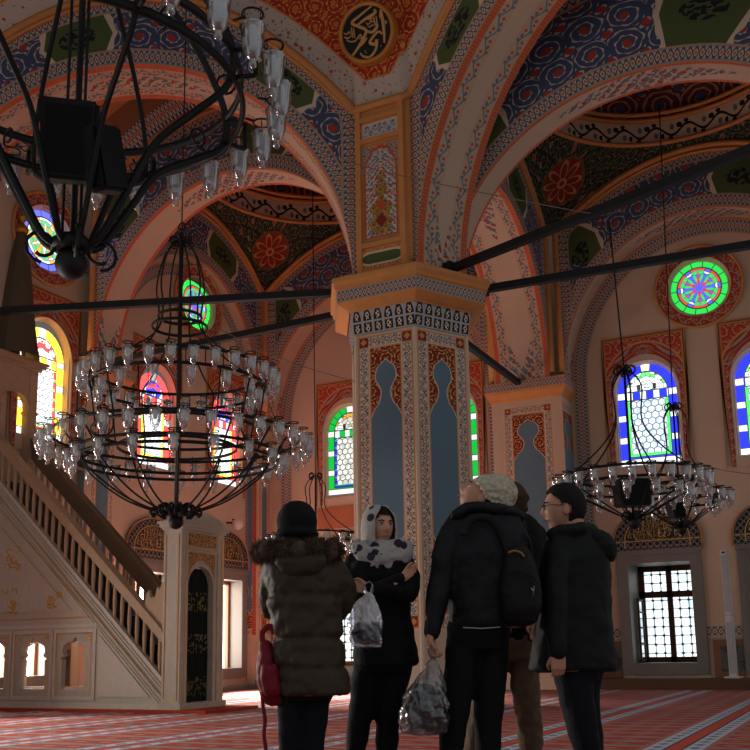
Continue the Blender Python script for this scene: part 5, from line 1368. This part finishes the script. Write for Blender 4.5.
# --- woman in the fur trimmed parka, seen from behind
def w1():
    p = P(306, 836, 4.62, 'woman seen from behind in a black hat and brown puffer coat with fur collar')
    pk = cloth('brown_puffer_fabric', srgb(62, 51, 38), .1, .6)
    coat = [(545, 280, 320, .15), (553, 268, 331, .21), (563, 263, 337, .26), (578, 264, 340, .29), (592, 267, 341, .28), (596, 271, 336, .25), (601, 267, 342, .29), (618, 271, 342, .28), (634, 273, 343, .28), (638, 278, 338, .25), (643, 273, 344, .29), (664, 273, 346, .31), (668, 278, 341, .28), (673, 273, 348, .32), (692, 275, 350, .33), (695, 278, 347, .31)]
    a1 = [(273, 562, .0, 9.5), (269, 580, .03, 9.5), (268, 598, .08, 9), (272, 612, .18, 9), (292, 606, .25, 7.5)]
    a2 = [(331, 562, .0, 11), (342, 582, .03, 12), (343, 600, .08, 11.5), (334, 614, .17, 9), (312, 606, .25, 7.5)]
    l1 = [(291, 680, .0, 15), (290, 722, .0, 12), (289, 775, .02, 10), (288, 827, 0, 8)]; l2 = [(318, 680, .02, 17), (314, 722, .02, 13), (311, 775, .02, 10), (309, 827, 0, 8)]
    M = hframe(p.L(297, 524), PI+.25, .02)
    hb = []
    W = [p.L(296, 604, .3), p.L(308, 604, .3)]
    body(p, M, .95, [(298, 535, 0, 10), (299, 560, 0, 11)], [shrink(l1, .8), shrink(l2, .8)], [shrink(a1, .6), shrink(a2, .6)],
         [(W[0], (1, .1, .1), (0, 0, 1), (0, -1, 0), dict(curl=.5)), (W[1], (-1, .1, .1), (0, 0, 1), (0, -1, 0), dict(curl=.5))], skin, shrinkrows(coat, .85))
    bm = nbm(); p.loft(bm, coat, 36, 2.2); p.limb(bm, a1); p.limb(bm, a2); c = p.add('puffer_coat', bm, pk, clothmods(.012, .03, 2, cl_fine))
    # hood lying on the back
    bm = nbm(); p.loft(bm, [(552, 272, 330, .1, -.1), (562, 274, 328, .16, -.1), (572, 280, 322, .14, -.1), (580, 290, 312, .06, -.1)]); p.add('hood', bm, pk, clothmods(.012, .02, 3, cl_fine), c)
    # fur trim
    fur = cloth('brown_fur', srgb(92, 74, 58), .3); bm = nbm(); C0 = []
    for i in range(40):
        a = 2*PI*i/40; q = p.L(298+36*cos(a), 548+3*(cos(a)**2)+4*(1 if sin(a) < 0 else .0)*-sin(a), .0); C0.append(q+V((0, .13*sin(a), .008*sin(a*5))))
    tube(bm, C0, [.04+.008*sin(i*2.1)+.006*sin(i*5.3) for i in range(40)], 10, closed=True)
    for i in range(16000):
        j = random.randrange(40); q = C0[j].lerp(C0[(j+1) % 40], random.random()); d = V((random.gauss(0, 1), random.gauss(0, 1), random.gauss(0, 1))).normalized()
        a = q+d*.036; b = a+(d+V((0, 0, -.5))+V((random.gauss(0, .4), random.gauss(0, .4), random.gauss(0, .4)))).normalized()*random.uniform(.02, .045); sd = d.cross(V((random.random(), random.random(), 1))).normalized()*.0024
        bm.faces.new([bm.verts.new(x) for x in (a-sd, a+sd, b)])
    p.add('fur_trim', bm, fur)
    bm = nbm(); ball(bm, p.L(297, 522), (.098, .112, .103), 28, 18); ball(bm, p.L(298, 540, -.02), (.072, .075, .058), 20, 12); tube(bm, [p.L(297+18.7*cos(2*PI*i/24), 534.5)+V((0, .108*sin(2*PI*i/24), 0)) for i in range(24)], .017, 8, closed=True)
    p.add('knit_hat', bm, cloth('black_wool', srgb(16, 15, 17)), clothmods(.009, .006, 2, cl_fine))
    bm = nbm(); p.limb(bm, l1); p.limb(bm, l2); p.loft(bm, [(670, 282, 338, .26), (690, 280, 336, .26), (700, 281, 332, .22)]); p.add('trousers', bm, dnavy, clothmods(.012, .02))
    shoes(p, ((288, .0), (309, .02)), shoem, PI)
    # maroon bag
    mr = cloth('maroon_nylon', srgb(120, 22, 34), .12, .6); bm = nbm(); p.loft(bm, [(640, 262, 270, .05, -.02), (646, 259, 273, .1, -.02), (662, 257, 276, .14, -.02), (680, 257, 280, .15, -.02), (692, 259, 284, .14, -.02), (701, 264, 285, .1, -.02), (706, 270, 283, .05, -.02)])
    q = obj('backpack', bm, mr, None, True, clothmods(.009, .02, 3, cl_fine)); q.location = p.base; q.rotation_euler = (0, 0, YAW); tag(q, 'maroon backpack hanging beside the woman in the brown coat', 'bag')
    bm = nbm(); tube(bm, sp([p.L(x, y, -.03) for x, y in ((263, 645), (262, 634), (266, 628), (271, 627), (274, 634))], 5), 1, 8, flat=(.006, .014)); obj('carry_handle', bm, mr, q, True)
    bm = nbm(); tube(bm, sp([p.L(x, y, -.05) for x, y in ((262, 690), (263, 706), (265, 720), (264, 735), (266, 750), (265, 760))], 4), 1, 6, flat=(.003, .01)); obj('strap', bm, mr, q, True)
    bm = nbm(); p.loft(bm, [(664, 262, 277, .05, -.1), (672, 260, 279, .07, -.1), (690, 262, 282, .07, -.1), (697, 266, 280, .04, -.1)]); obj('front_pocket', bm, mr, q, True, clothmods(.009, .012, 2, cl_fine))
w1()

# --- woman in the dotted scarf
def w2():
    p = P(377, 817, 5.15, 'woman facing us with a white dark-dotted headscarf, black coat and folded arms')
    coat = [(550, 366, 398, .14), (556, 354, 408, .2), (565, 347, 413, .23), (580, 348, 414, .24), (600, 353, 411, .23), (618, 355, 411, .22), (635, 355, 415, .25), (650, 353, 418, .27), (663, 353, 419, .28), (666, 355, 417, .27)]
    a1 = [(354, 561, .0, 9), (349, 577, -.02, 9), (352, 594, -.09, 8.5), (368, 592, -.17, 7), (401, 577.5, -.2, 5.5)]
    a2 = [(405, 560, .0, 9), (411, 578, -.02, 9), (409, 594, -.09, 8.5), (394, 590, -.19, 7), (369, 587, -.225, 5.5)]
    l1 = [(369, 655, .0, 16), (363, 700, -.02, 13), (355, 750, .0, 10.5), (348, 808, .0, 8)]; l2 = [(398, 655, .02, 17), (391, 700, .0, 13.5), (386, 750, .02, 11), (383, 808, .02, 8)]
    M = hframe(p.L(380, 527.5, .0), .42, -.03)
    S = .88
    body(p, M, S, [(379, 535, .0, 9), (380, 560, 0, 10)], [shrink(l1, .8), shrink(l2, .8)], [shrink(a1, .7), shrink(a2, .7)],
         [(p.L(367, 587.5, -.22), (-.9, -.1, .1), (0, 0, 1), (0, -1, 0), dict(curl=.6, s=.72)), (p.L(403, 577, -.2), (.7, .1, .5), (0, 0, 1), (0, -1, 0), dict(curl=.6, s=.72))], skin_pale, shrinkrows(coat, .85))
    facebits(p, M, S)
    bm = nbm(); p.loft(bm, coat, 32, 2.2); p.limb(bm, a1); p.limb(bm, a2); p.add('black_coat', bm, black, clothmods(.011, .022))
    # hair at the forehead, under the scarf
    bm = nbm(); n0 = 0; bmesh.ops.create_uvsphere(bm, u_segments=32, v_segments=20, radius=1)
    for v in list(bm.verts):
        x, y, z = v.co; v.co = M @ (V((x*.083, y*.105-.004, z*.118+.016))*S)
    bmesh.ops.delete(bm, geom=[v for v in bm.verts if (M.inverted() @ v.co).z < .062*S-.25*abs((M.inverted() @ v.co).x)], context='VERTS')
    p.add('hair', bm, cloth('dark_hair', srgb(22, 16, 15)))
    ms = Mt('dotted_scarf_cloth', .8); x, y, z = ms.pos(); vd, vc = ms.voro(ms.vec(x, y, z), 13); n = ms.noise(None, 5, 2)
    ms.b.inputs['Roughness'].default_value = .8
    c = ms.mix((vd < .3) | (ms.noise(None, 14, 2) > .66), ms.mix(n, srgb(192, 184, 178), srgb(150, 142, 142)), srgb(52, 44, 60)); sc_ = ms.col(c)
    # scarf: a shell round the head, open at the face, and folds round the neck
    bm = nbm(); rows = []; Mi = M
    for i in range(15):
        t = i/14; a = -2.25+4.5*t   # from one cheek over the back to the other
        r_ = []
    N = 36; K = 14; rows = []
    for j in range(K+1):
        v_ = j/K; zz = .135-.28*v_  ; row = []
        for i in range(N+1):
            a = radians(38+ (360-76)*i/N) if v_ > .28 else radians(38*(v_/.28)**.6*1.0+(360-76*(v_/.28)**.6)*i/N)
            rr_ = sqrt(max(0, 1-((zz-.0)/.137)**2))**.7 if zz > 0 else 1-.1*(-zz/.14)
            row.append(M @ (V((sin(a)*.102*rr_*(1+.1*v_), cos(a)*.118*rr_-.012, zz))*S*1.02))
        rows.append(row)
    grid(bm, rows); bm_mods = (('SOLIDIFY', dict(thickness=.008, offset=0)), ('SUBSURF', dict(levels=1, render_levels=1)), ('DISPLACE', dict(texture=cl_fine, strength=.012, mid_level=.5, texture_coords='LOCAL')))
    h = p.add('headscarf', bm, sc_, bm_mods)
    bm = nbm()
    for (pts, r) in (([(360, 543), (366, 551), (380, 553), (394, 549), (399, 540)], .03), ([(357, 551), (366, 558), (381, 560), (398, 556), (408, 550)], .034), ([(362, 560), (374, 566), (388, 566), (400, 560)], .026), ([(399, 540), (404, 548), (408, 555), (400, 561)], .03)):
        tube(bm, sp([p.L(x, y, -.1+.0012*abs(x-381)**1.3*.6) for x, y in pts], 6), r, 12)
    tube(bm, sp([p.L(x, y, dd) for x, y, dd in ((358, 548, -.05), (358, 546, .08), (378, 545, .14), (404, 546, .08), (407, 550, -.05))], 6), .035, 12)
    p.loft(bm, [(541, 366, 398, .16, .02), (550, 360, 404, .2, .01), (560, 358, 408, .22, .0)])
    p.add('scarf_folds', bm, sc_, clothmods(.008, .022, 2, cl_fine), h)
    bm = nbm(); p.limb(bm, l1); p.limb(bm, l2); p.loft(bm, [(640, 358, 414, .24), (660, 357, 414, .25), (672, 357, 410, .2)]); p.add('trousers', bm, black, clothmods(.012, .02))
    shoes(p, ((348, -.02), (383, .02)), shoem, .3)
    # her plastic bag
    pl = mk_glassy('bluish_plastic', (.8, .84, .96, 1), .12, .45, .25, .25)
    def mkbag(rows, handles, name, label, mat, content, cm, P_=p):
        bm = nbm(); P_.loft(bm, rows, 24, 2.2); q = obj(name, bm, mat, None, True, (('SUBSURF', dict(levels=2, render_levels=2)), ('DISPLACE', dict(texture=cl_fine, strength=.035, mid_level=.5, texture_coords='LOCAL')))); q.location = P_.base; q.rotation_euler = (0, 0, YAW); tag(q, label, 'bag')
        for hp in handles:
            bm = nbm(); tube(bm, sp([P_.L(*h) for h in hp], 5), 1, 6, flat=(.003, .014)); obj('handle', bm, mat, q, True)
        if content:
            bm = nbm(); P_.loft(bm, content, 20, 2.6); obj('dark_contents', bm, cm, q, True, clothmods(.01, .03, 2, cl_fine))
        return q
    mkbag([(592, 366, 371, .03, -.27), (600, 358, 376, .07, -.27), (612, 350, 380, .1, -.27), (625, 347, 383, .12, -.27), (638, 349, 383, .12, -.27), (647, 354, 381, .08, -.27)], [[(366, 593, -.27), (364, 586, -.25), (368, 582, -.23)], [(371, 593, -.27), (373, 586, -.25), (370, 582, -.23)]], 'plastic_bag', 'bluish white plastic bag hanging from the arm of the woman in the scarf', pl,
          [(622, 356, 379, .06, -.27), (632, 351, 381, .09, -.27), (644, 354, 380, .07, -.27)], cloth('dark_contents', srgb(40, 38, 46)))
    return mkbag
mkbag = w2()

# --- man looking up in the white knitted hat
def m3():
    p = P(470, 819, 5.1, 'person in a white knitted hat and black jacket looking up, plastic bag in hand')
    jk = cloth('black_padded_nylon', srgb(21, 22, 25), .12, .6)
    jac = [(505, 472, 506, .14), (511, 458, 514, .2), (520, 451, 520, .25), (535, 446, 526, .29), (555, 444, 529, .31), (580, 446, 530, .31), (605, 448, 529, .3), (622, 450, 527, .29), (628, 452, 524, .27)]
    a1 = [(459, 524, -.02, 14), (448, 546, -.06, 13.5), (442, 575, -.08, 12), (437, 602, -.1, 10.5), (432, 632, -.12, 8)]
    a2 = [(514, 524, .1, 12), (522, 555, .14, 12), (520, 590, .16, 10), (508, 615, .2, 8)]
    l1 = [(465, 630, .0, 18), (459, 680, -.03, 16), (452, 735, -.02, 13.5), (445, 810, .0, 9)]; l2 = [(492, 630, .04, 19), (490, 680, .02, 16.5), (488, 735, .03, 13.5), (487, 810, .05, 9)]
    M = hframe(p.L(480, 497.5), -PI/2+.05, .62)
    W = p.L(431, 634, -.12)
    body(p, M, 1.0, [(486, 508, .0, 12), (490, 528, 0, 13)], [shrink(l1, .8), shrink(l2, .8)], [shrink(a1, .6), shrink(a2, .6)],
         [(W, (.02, 0, -1), (-.35, -.9, 0), (.9, -.35, 0), dict(curl=.75, s=1.0)), (p.L(506, 617, .22), (-.2, 0, -1), (-1, 0, 0), (0, -1, 0), dict(curl=.5))], skin, shrinkrows(jac, .85))
    facebits(p, M, 1.)
    bm = nbm(); p.loft(bm, jac, 34, 2.3); p.limb(bm, a1); p.limb(bm, a2); j = p.add('padded_jacket', bm, jk, clothmods(.011, .028))
    bm = nbm()
    tube(bm, sp([p.L(x, y, dd) for x, y, dd in ((456, 517, -.05), (468, 508, -.1), (490, 508, -.12), (512, 512, -.06), (518, 518, .05), (500, 508, .14), (470, 507, .1))], 6, closed=True), .034, 10, closed=True); p.add('hood_collar', bm, jk, clothmods(.011, .02, 3, cl_fine), j)
    mk_ = Mt('cream_cable_knit', .9); x, y, z = mk_.pos(); n = mk_.noise(None, 40, 2)
    mk_.b.inputs['Roughness'].default_value = .9; vd, _ = mk_.voro(mk_.vec(x, y, z), 34); mk_.bump(vd+n*.3, .02, 1.); kn = mk_.col(mk_.mix(vd, srgb(214, 204, 180), srgb(176, 162, 138)))
    bm = nbm(); bmesh.ops.create_uvsphere(bm, u_segments=40, v_segments=28, radius=1)
    for v in list(bm.verts):
        x, y, z = v.co; v.co = M @ V((x*.098, y*.105-.03-.03*max(0, z)-(.02 if y < 0 else 0), z*.115+.045))
    Mi = M.inverted(); bmesh.ops.delete(bm, geom=[v for v in bm.verts if (Mi @ v.co).z < .0+.47*(Mi @ v.co).y], context='VERTS')
    p.add('knitted_hat', bm, kn, (('SOLIDIFY', dict(thickness=.012, offset=1)), ('SUBSURF', dict(levels=1, render_levels=2)), ('DISPLACE', dict(texture=cl_fine, strength=.012, mid_level=.5, texture_coords='LOCAL'))))
    bm = nbm(); bmesh.ops.create_uvsphere(bm, u_segments=30, v_segments=20, radius=1)
    for v in list(bm.verts):
        x, y, z = v.co; v.co = M @ V((x*.082, y*.1-.012, z*.118+.008))
    bmesh.ops.delete(bm, geom=[v for v in bm.verts if (Mi @ v.co).y > .01+.5*max(0, (Mi @ v.co).z) or (Mi @ v.co).z < -.07], context='VERTS'); p.add('hair', bm, cloth('dark_brown_hair', srgb(44, 30, 24)))
    bm = nbm(); p.limb(bm, l1); p.limb(bm, l2); p.loft(bm, [(615, 452, 512, .26), (632, 449, 510, .27), (650, 450, 506, .22)]); p.add('trousers', bm, black, clothmods(.012, .02))
    bm = nbm(); tube(bm, [p.L(463, 627.5, -.155), p.L(482, 628.5, -.16), p.L(500, 627, -.15)], 1, 6, flat=(.008, .003)); p.add('waist_strip', bm, plain('pale_strip', srgb(190, 186, 180), .7))  # thin pale strip along the jacket's lower edge
    shoes(p, ((445, -.02), (487, .05)), shoem, -PI/2+.2)
    # backpack on the back
    bp = cloth('black_backpack_fabric', srgb(17, 16, 17), .2, .6); bm = nbm()
    p.loft(bm, [(547, 508, 524, .14, -.12), (553, 502, 530, .2, -.12), (570, 499, 537, .24, -.12), (592, 497, 541, .26, -.12), (610, 498, 541, .26, -.12), (622, 502, 537, .22, -.12), (626, 508, 530, .15, -.12)], 28, 3)
    q = obj('backpack', bm, bp, None, True, clothmods(.01, .02)); q.location = p.base; q.rotation_euler = (0, 0, YAW); tag(q, 'black backpack worn by the person in the white knitted hat', 'bag')
    tan_ = plain('gold_zip_highlight', srgb(150, 104, 62), .4, .5)  # gold of the zip with its highlight put into the colour
    bm = nbm(); tube(bm, sp([p.L(x, y, -.24) for x, y in ((508, 553), (514, 551), (521, 553), (524, 557))], 4), .007, 8); obj('top_handle', bm, tan_, q, True)
    bm = nbm(); tube(bm, sp([p.L(x, y, -.26) for x, y in ((503, 575), (515, 571), (530, 575), (538, 584))], 5), .003, 6); obj('zip', bm, bp, q, True)
    bm = nbm(); tube(bm, [p.L(531, 588, -.26), p.L(534, 592, -.265)], .005, 6); tube(bm, [p.L(534, 586, -.26), p.L(533, 596, -.265)], .003, 6); obj('logo_highlight', bm, plain('logo_highlight_metal', srgb(150, 148, 140), .3, .8), q, True)  # highlight on the logo, modelled as two small bright strokes
    bm = nbm(); tube(bm, sp([p.L(x, y, dd) for x, y, dd in ((510, 555, -.17), (500, 530, -.17), (488, 518, -.18), (470, 520, -.18), (463, 535, -.2))], 6), 1, 8, flat=(.006, .022)); obj('shoulder_strap', bm, bp, q, True)
    pl = mk_glassy('clear_grey_plastic', (.8, .82, .84, 1), .12, .4, .2, .22)
    mkbag([(657, 431, 436, .02, -.14), (668, 424, 440, .06, -.14), (680, 415, 444, .11, -.14), (694, 405, 447, .16, -.14), (708, 400, 449, .19, -.14), (722, 398, 450, .2, -.14), (731, 402, 447, .17, -.14), (734, 410, 440, .1, -.14)],
          [[(432, 658, -.14), (429, 650, -.16), (431, 645, -.17), (435, 650, -.17), (434, 659, -.14)]], 'plastic_bag', 'clear plastic bag with dark contents in the hand of the person in the white hat', pl,
          [(684, 417, 432, .05, -.14), (692, 410, 442, .1, -.14), (706, 406, 446, .15, -.14), (722, 406, 447, .16, -.14), (731, 410, 443, .12, -.14)], cloth('black_contents', srgb(18, 18, 20)), p)
m3()

# --- person behind them in khaki trousers
def m4():
    p = P(505, 806, 5.85, 'person in khaki trousers and dark jacket mostly hidden behind the white-hatted person')
    jac = [(514, 506, 530, .14), (521, 498, 537, .2), (530, 490, 542, .25), (550, 487, 545, .28), (590, 488, 544, .28), (630, 488, 541, .28), (642, 490, 539, .26)]
    a1 = [(497, 534, 0, 10), (490, 560, 0, 10), (489, 590, -.05, 8.5), (492, 612, -.1, 7)]; a2 = [(536, 534, 0, 10), (540, 562, .0, 10), (540, 592, -.05, 8.5), (536, 615, -.1, 7)]
    l1 = [(501, 640, 0, 15), (488, 690, 0, 13), (476, 735, 0, 11), (470, 800, .0, 9)]; l2 = [(523, 640, .02, 15), (526, 690, .0, 14), (530, 735, 0, 12), (533, 800, .02, 9)]
    M = hframe(p.L(511, 502), -1.9, .05)
    body(p, M, .95, [(512, 512, 0, 9), (513, 528, 0, 10)], [shrink(l1, .8), shrink(l2, .8)], [shrink(a1, .6), shrink(a2, .6)],
         [(p.L(493, 616, -.1), (.3, -.2, -1), (-1, 0, 0), (0, -1, 0), dict(curl=.5)), (p.L(536, 618, -.1), (-.1, -.2, -1), (-1, 0, 0), (0, -1, 0), dict(curl=.5))], skin, shrinkrows(jac, .85))
    bm = nbm(); p.loft(bm, jac, 30, 2.2); p.limb(bm, a1); p.limb(bm, a2); p.add('dark_jacket', bm, black, clothmods(.012, .02))
    bm = nbm(); ball(bm, p.L(512, 500), (.095, .11, .115), 24, 16)
    for i in range(40): a = random.uniform(0, 2*PI); b = random.uniform(-.6, 1.2); ball(bm, p.L(512, 502)+V((.09*cos(a)*cos(b), .1*sin(a)*cos(b), .1*sin(b))), .022, 8, 6)
    p.add('curly_hair', bm, cloth('brown_curly_hair', srgb(66, 46, 34)), clothmods(.008, .01, 1, cl_fine))
    bm = nbm(); p.limb(bm, l1); p.limb(bm, l2); p.loft(bm, [(625, 492, 537, .24), (645, 490, 537, .25), (660, 494, 535, .2)]); p.add('trousers', bm, cloth('khaki_cotton', srgb(104, 84, 66)), clothmods(.012, .03, 2, cl_fine))
    shoes(p, ((470, 0), (533, .02)), shoem, -1.9)
m4()

# --- man with glasses on the right
def m5():
    p = P(588, 811, 5.2, 'man with glasses and short dark hair in a dark green hooded jacket at right')
    jk = cloth('dark_green_parka', srgb(20, 23, 20), .15, .7)
    jac = [(525, 562, 590, .15), (533, 551, 600, .22), (545, 545, 607, .27), (560, 541, 609, .3), (585, 539, 610, .31), (610, 537, 611, .31), (635, 534, 613, .32), (655, 531, 615, .33), (668, 529, 616, .33), (671, 532, 614, .31)]
    a1 = [(562, 545, -.1, 12), (557, 575, -.15, 13), (556, 605, -.17, 12), (556, 632, -.19, 10.5), (558, 652, -.2, 9)]
    a2 = [(592, 545, .12, 12), (600, 575, .15, 12), (598, 610, .16, 11), (590, 640, .14, 9)]
    l1 = [(573, 662, -.03, 20), (576, 695, -.04, 17.5), (583, 730, -.03, 15), (590, 765, 0, 13), (593, 803, .02, 10)]; l2 = [(584, 662, .1, 20), (583, 700, .1, 17), (588, 735, .12, 14.5), (596, 803, .14, 10)]
    M = hframe(p.L(562.5, 509.5), -PI/2-.08, .0)
    body(p, M, 1.02, [(571, 520, .0, 12), (575, 540, 0, 13)], [shrink(l1, .8), shrink(l2, .8)], [shrink(a1, .6), shrink(a2, .6)],
         [(p.L(558, 653, -.2), (-.02, 0, -1), (-1, -.2, 0), (.2, -1, 0) if False else (0, 1, 0), dict(curl=.6, s=.95)), (p.L(589, 642, .14), (-.1, 0, -1), (-1, 0, 0), (0, -1, 0), dict(curl=.5))], skin, shrinkrows(jac, .85))
    facebits(p, M, 1.02)
    bm = nbm(); p.loft(bm, jac, 34, 2.3); p.limb(bm, a1); p.limb(bm, a2)
    tube(bm, sp([p.L(x, y, dd) for x, y, dd in ((553, 534, -.08), (562, 530, -.13), (580, 528, -.12), (592, 530, 0), (580, 528, .13), (562, 531, .1))], 5, closed=True), .033, 10, closed=True)
    j = p.add('hooded_jacket', bm, jk, clothmods(.011, .026))
    bm = nbm(); p.loft(bm, [(530, 583, 598, .16, 0), (536, 580, 609, .24, 0), (546, 584, 615, .26, 0), (556, 590, 616, .22, 0), (562, 598, 613, .14, 0)]); p.add('hood', bm, jk, clothmods(.011, .022, 2, cl_fine), j)
    hr = cloth('short_dark_hair', srgb(26, 21, 20), .3); Mi = M.inverted()
    bm = nbm(); bmesh.ops.create_uvsphere(bm, u_segments=110, v_segments=80, radius=1)
    for v in list(bm.verts):
        x, y, z = v.co; v.co = M @ (V((x*.09, y*.116-.012, z*.125+.02))*1.02)
    def cut(c):
        if c.z > .088: return False
        if (c.y+.01)**2+(c.z+.008)**2 < .03**2 and abs(c.x) > .05: return True
        return c.y > (.02+.9*max(0, c.z-.03) if c.z > -.03 else -.022) or c.z < -.075
    bmesh.ops.delete(bm, geom=[v for v in bm.verts if cut(Mi @ v.co)], context='VERTS')
    p.add('hair', bm, hr, (('SOLIDIFY', dict(thickness=.012, offset=-1)), ('SUBSURF', dict(levels=1, render_levels=2)), ('DISPLACE', dict(texture=cl_fine, strength=.008, mid_level=.5, texture_coords='LOCAL'))))
    gm = plain('spectacle_metal', srgb(60, 54, 50), .3, .7)
    bm = nbm()
    for sx in (-1, 1):
        tube(bm, [M @ V((sx*.034+.022*cos(a), .106-.004*abs(cos(a)), .012+.017*sin(a))) for a in [2*PI*k/16 for k in range(16)]], .002, 6, closed=True)
        tube(bm, [M @ V((sx*.057, .104, .016)), M @ V((sx*.08, .06, .016)), M @ V((sx*.084, -.01, .012))], .002, 6)
    tube(bm, [M @ V((-.012, .108, .014)), M @ V((0, .113, .017)), M @ V((.012, .108, .014))], .002, 6)
    g = p.add('glasses', bm, gm)
    for sx in (-1, 1):
        bm = nbm(); c = [bm.verts.new(M @ V((sx*.034+.021*cos(a), .106-.004*abs(cos(a)), .012+.016*sin(a)))) for a in [2*PI*k/16 for k in range(16)]]; bm.faces.new(c); obj('lens', bm, Mt_glassy, g)
    bm = nbm(); p.limb(bm, l1); p.limb(bm, l2); p.loft(bm, [(655, 551, 602, .28), (668, 552, 600, .28), (680, 555, 598, .25)]); p.add('trousers', bm, dnavy, clothmods(.012, .022))
    shoes(p, ((592, .02), (595, .14)), shoem, -PI/2)
m5()

# ------------------------------------------------------------------ light
w = bpy.data.worlds.new('world'); bpy.context.scene.world = w; w.use_nodes = True
w.node_tree.nodes['Background'].inputs[0].default_value = (.9, .95, 1, 1); w.node_tree.nodes['Background'].inputs[1].default_value = .24
def light(kind, name, loc, tgt, en, col=(1, 1, 1), **kw):
    d = bpy.data.lights.new(name, kind); d.energy = en; d.color = col
    for k, v in kw.items(): setattr(d, k, v)
    o = bpy.data.objects.new(name, d); COL.objects.link(o); o.location = loc
    o.rotation_euler = (V(tgt)-V(loc)).to_track_quat('-Z', 'Y').to_euler(); return o
sc = bpy.context.scene
sc.view_settings.view_transform = 'Standard'; sc.view_settings.look = 'None'; sc.view_settings.exposure = .5; sc.view_settings.gamma = 1

# spot lamps for the sun patches on the carpet; last two added at unseen windows
for y, tx, ty, e in ((20.07, -11.6, 19.0, 7000), (17.3, -11.2, 16.6, 5000), (13.6, -12, 12.2, 0), (8.6, -9.8, 9.4, 1500), (5.4, -8.6, 6.4, 1500)):
    if e: light('SPOT', 'sun_stand_in', (-14.62, y, 2.35), (tx, ty, 0), e, (1, .93, .84), spot_size=radians(50), spot_blend=.4, shadow_soft_size=.12)
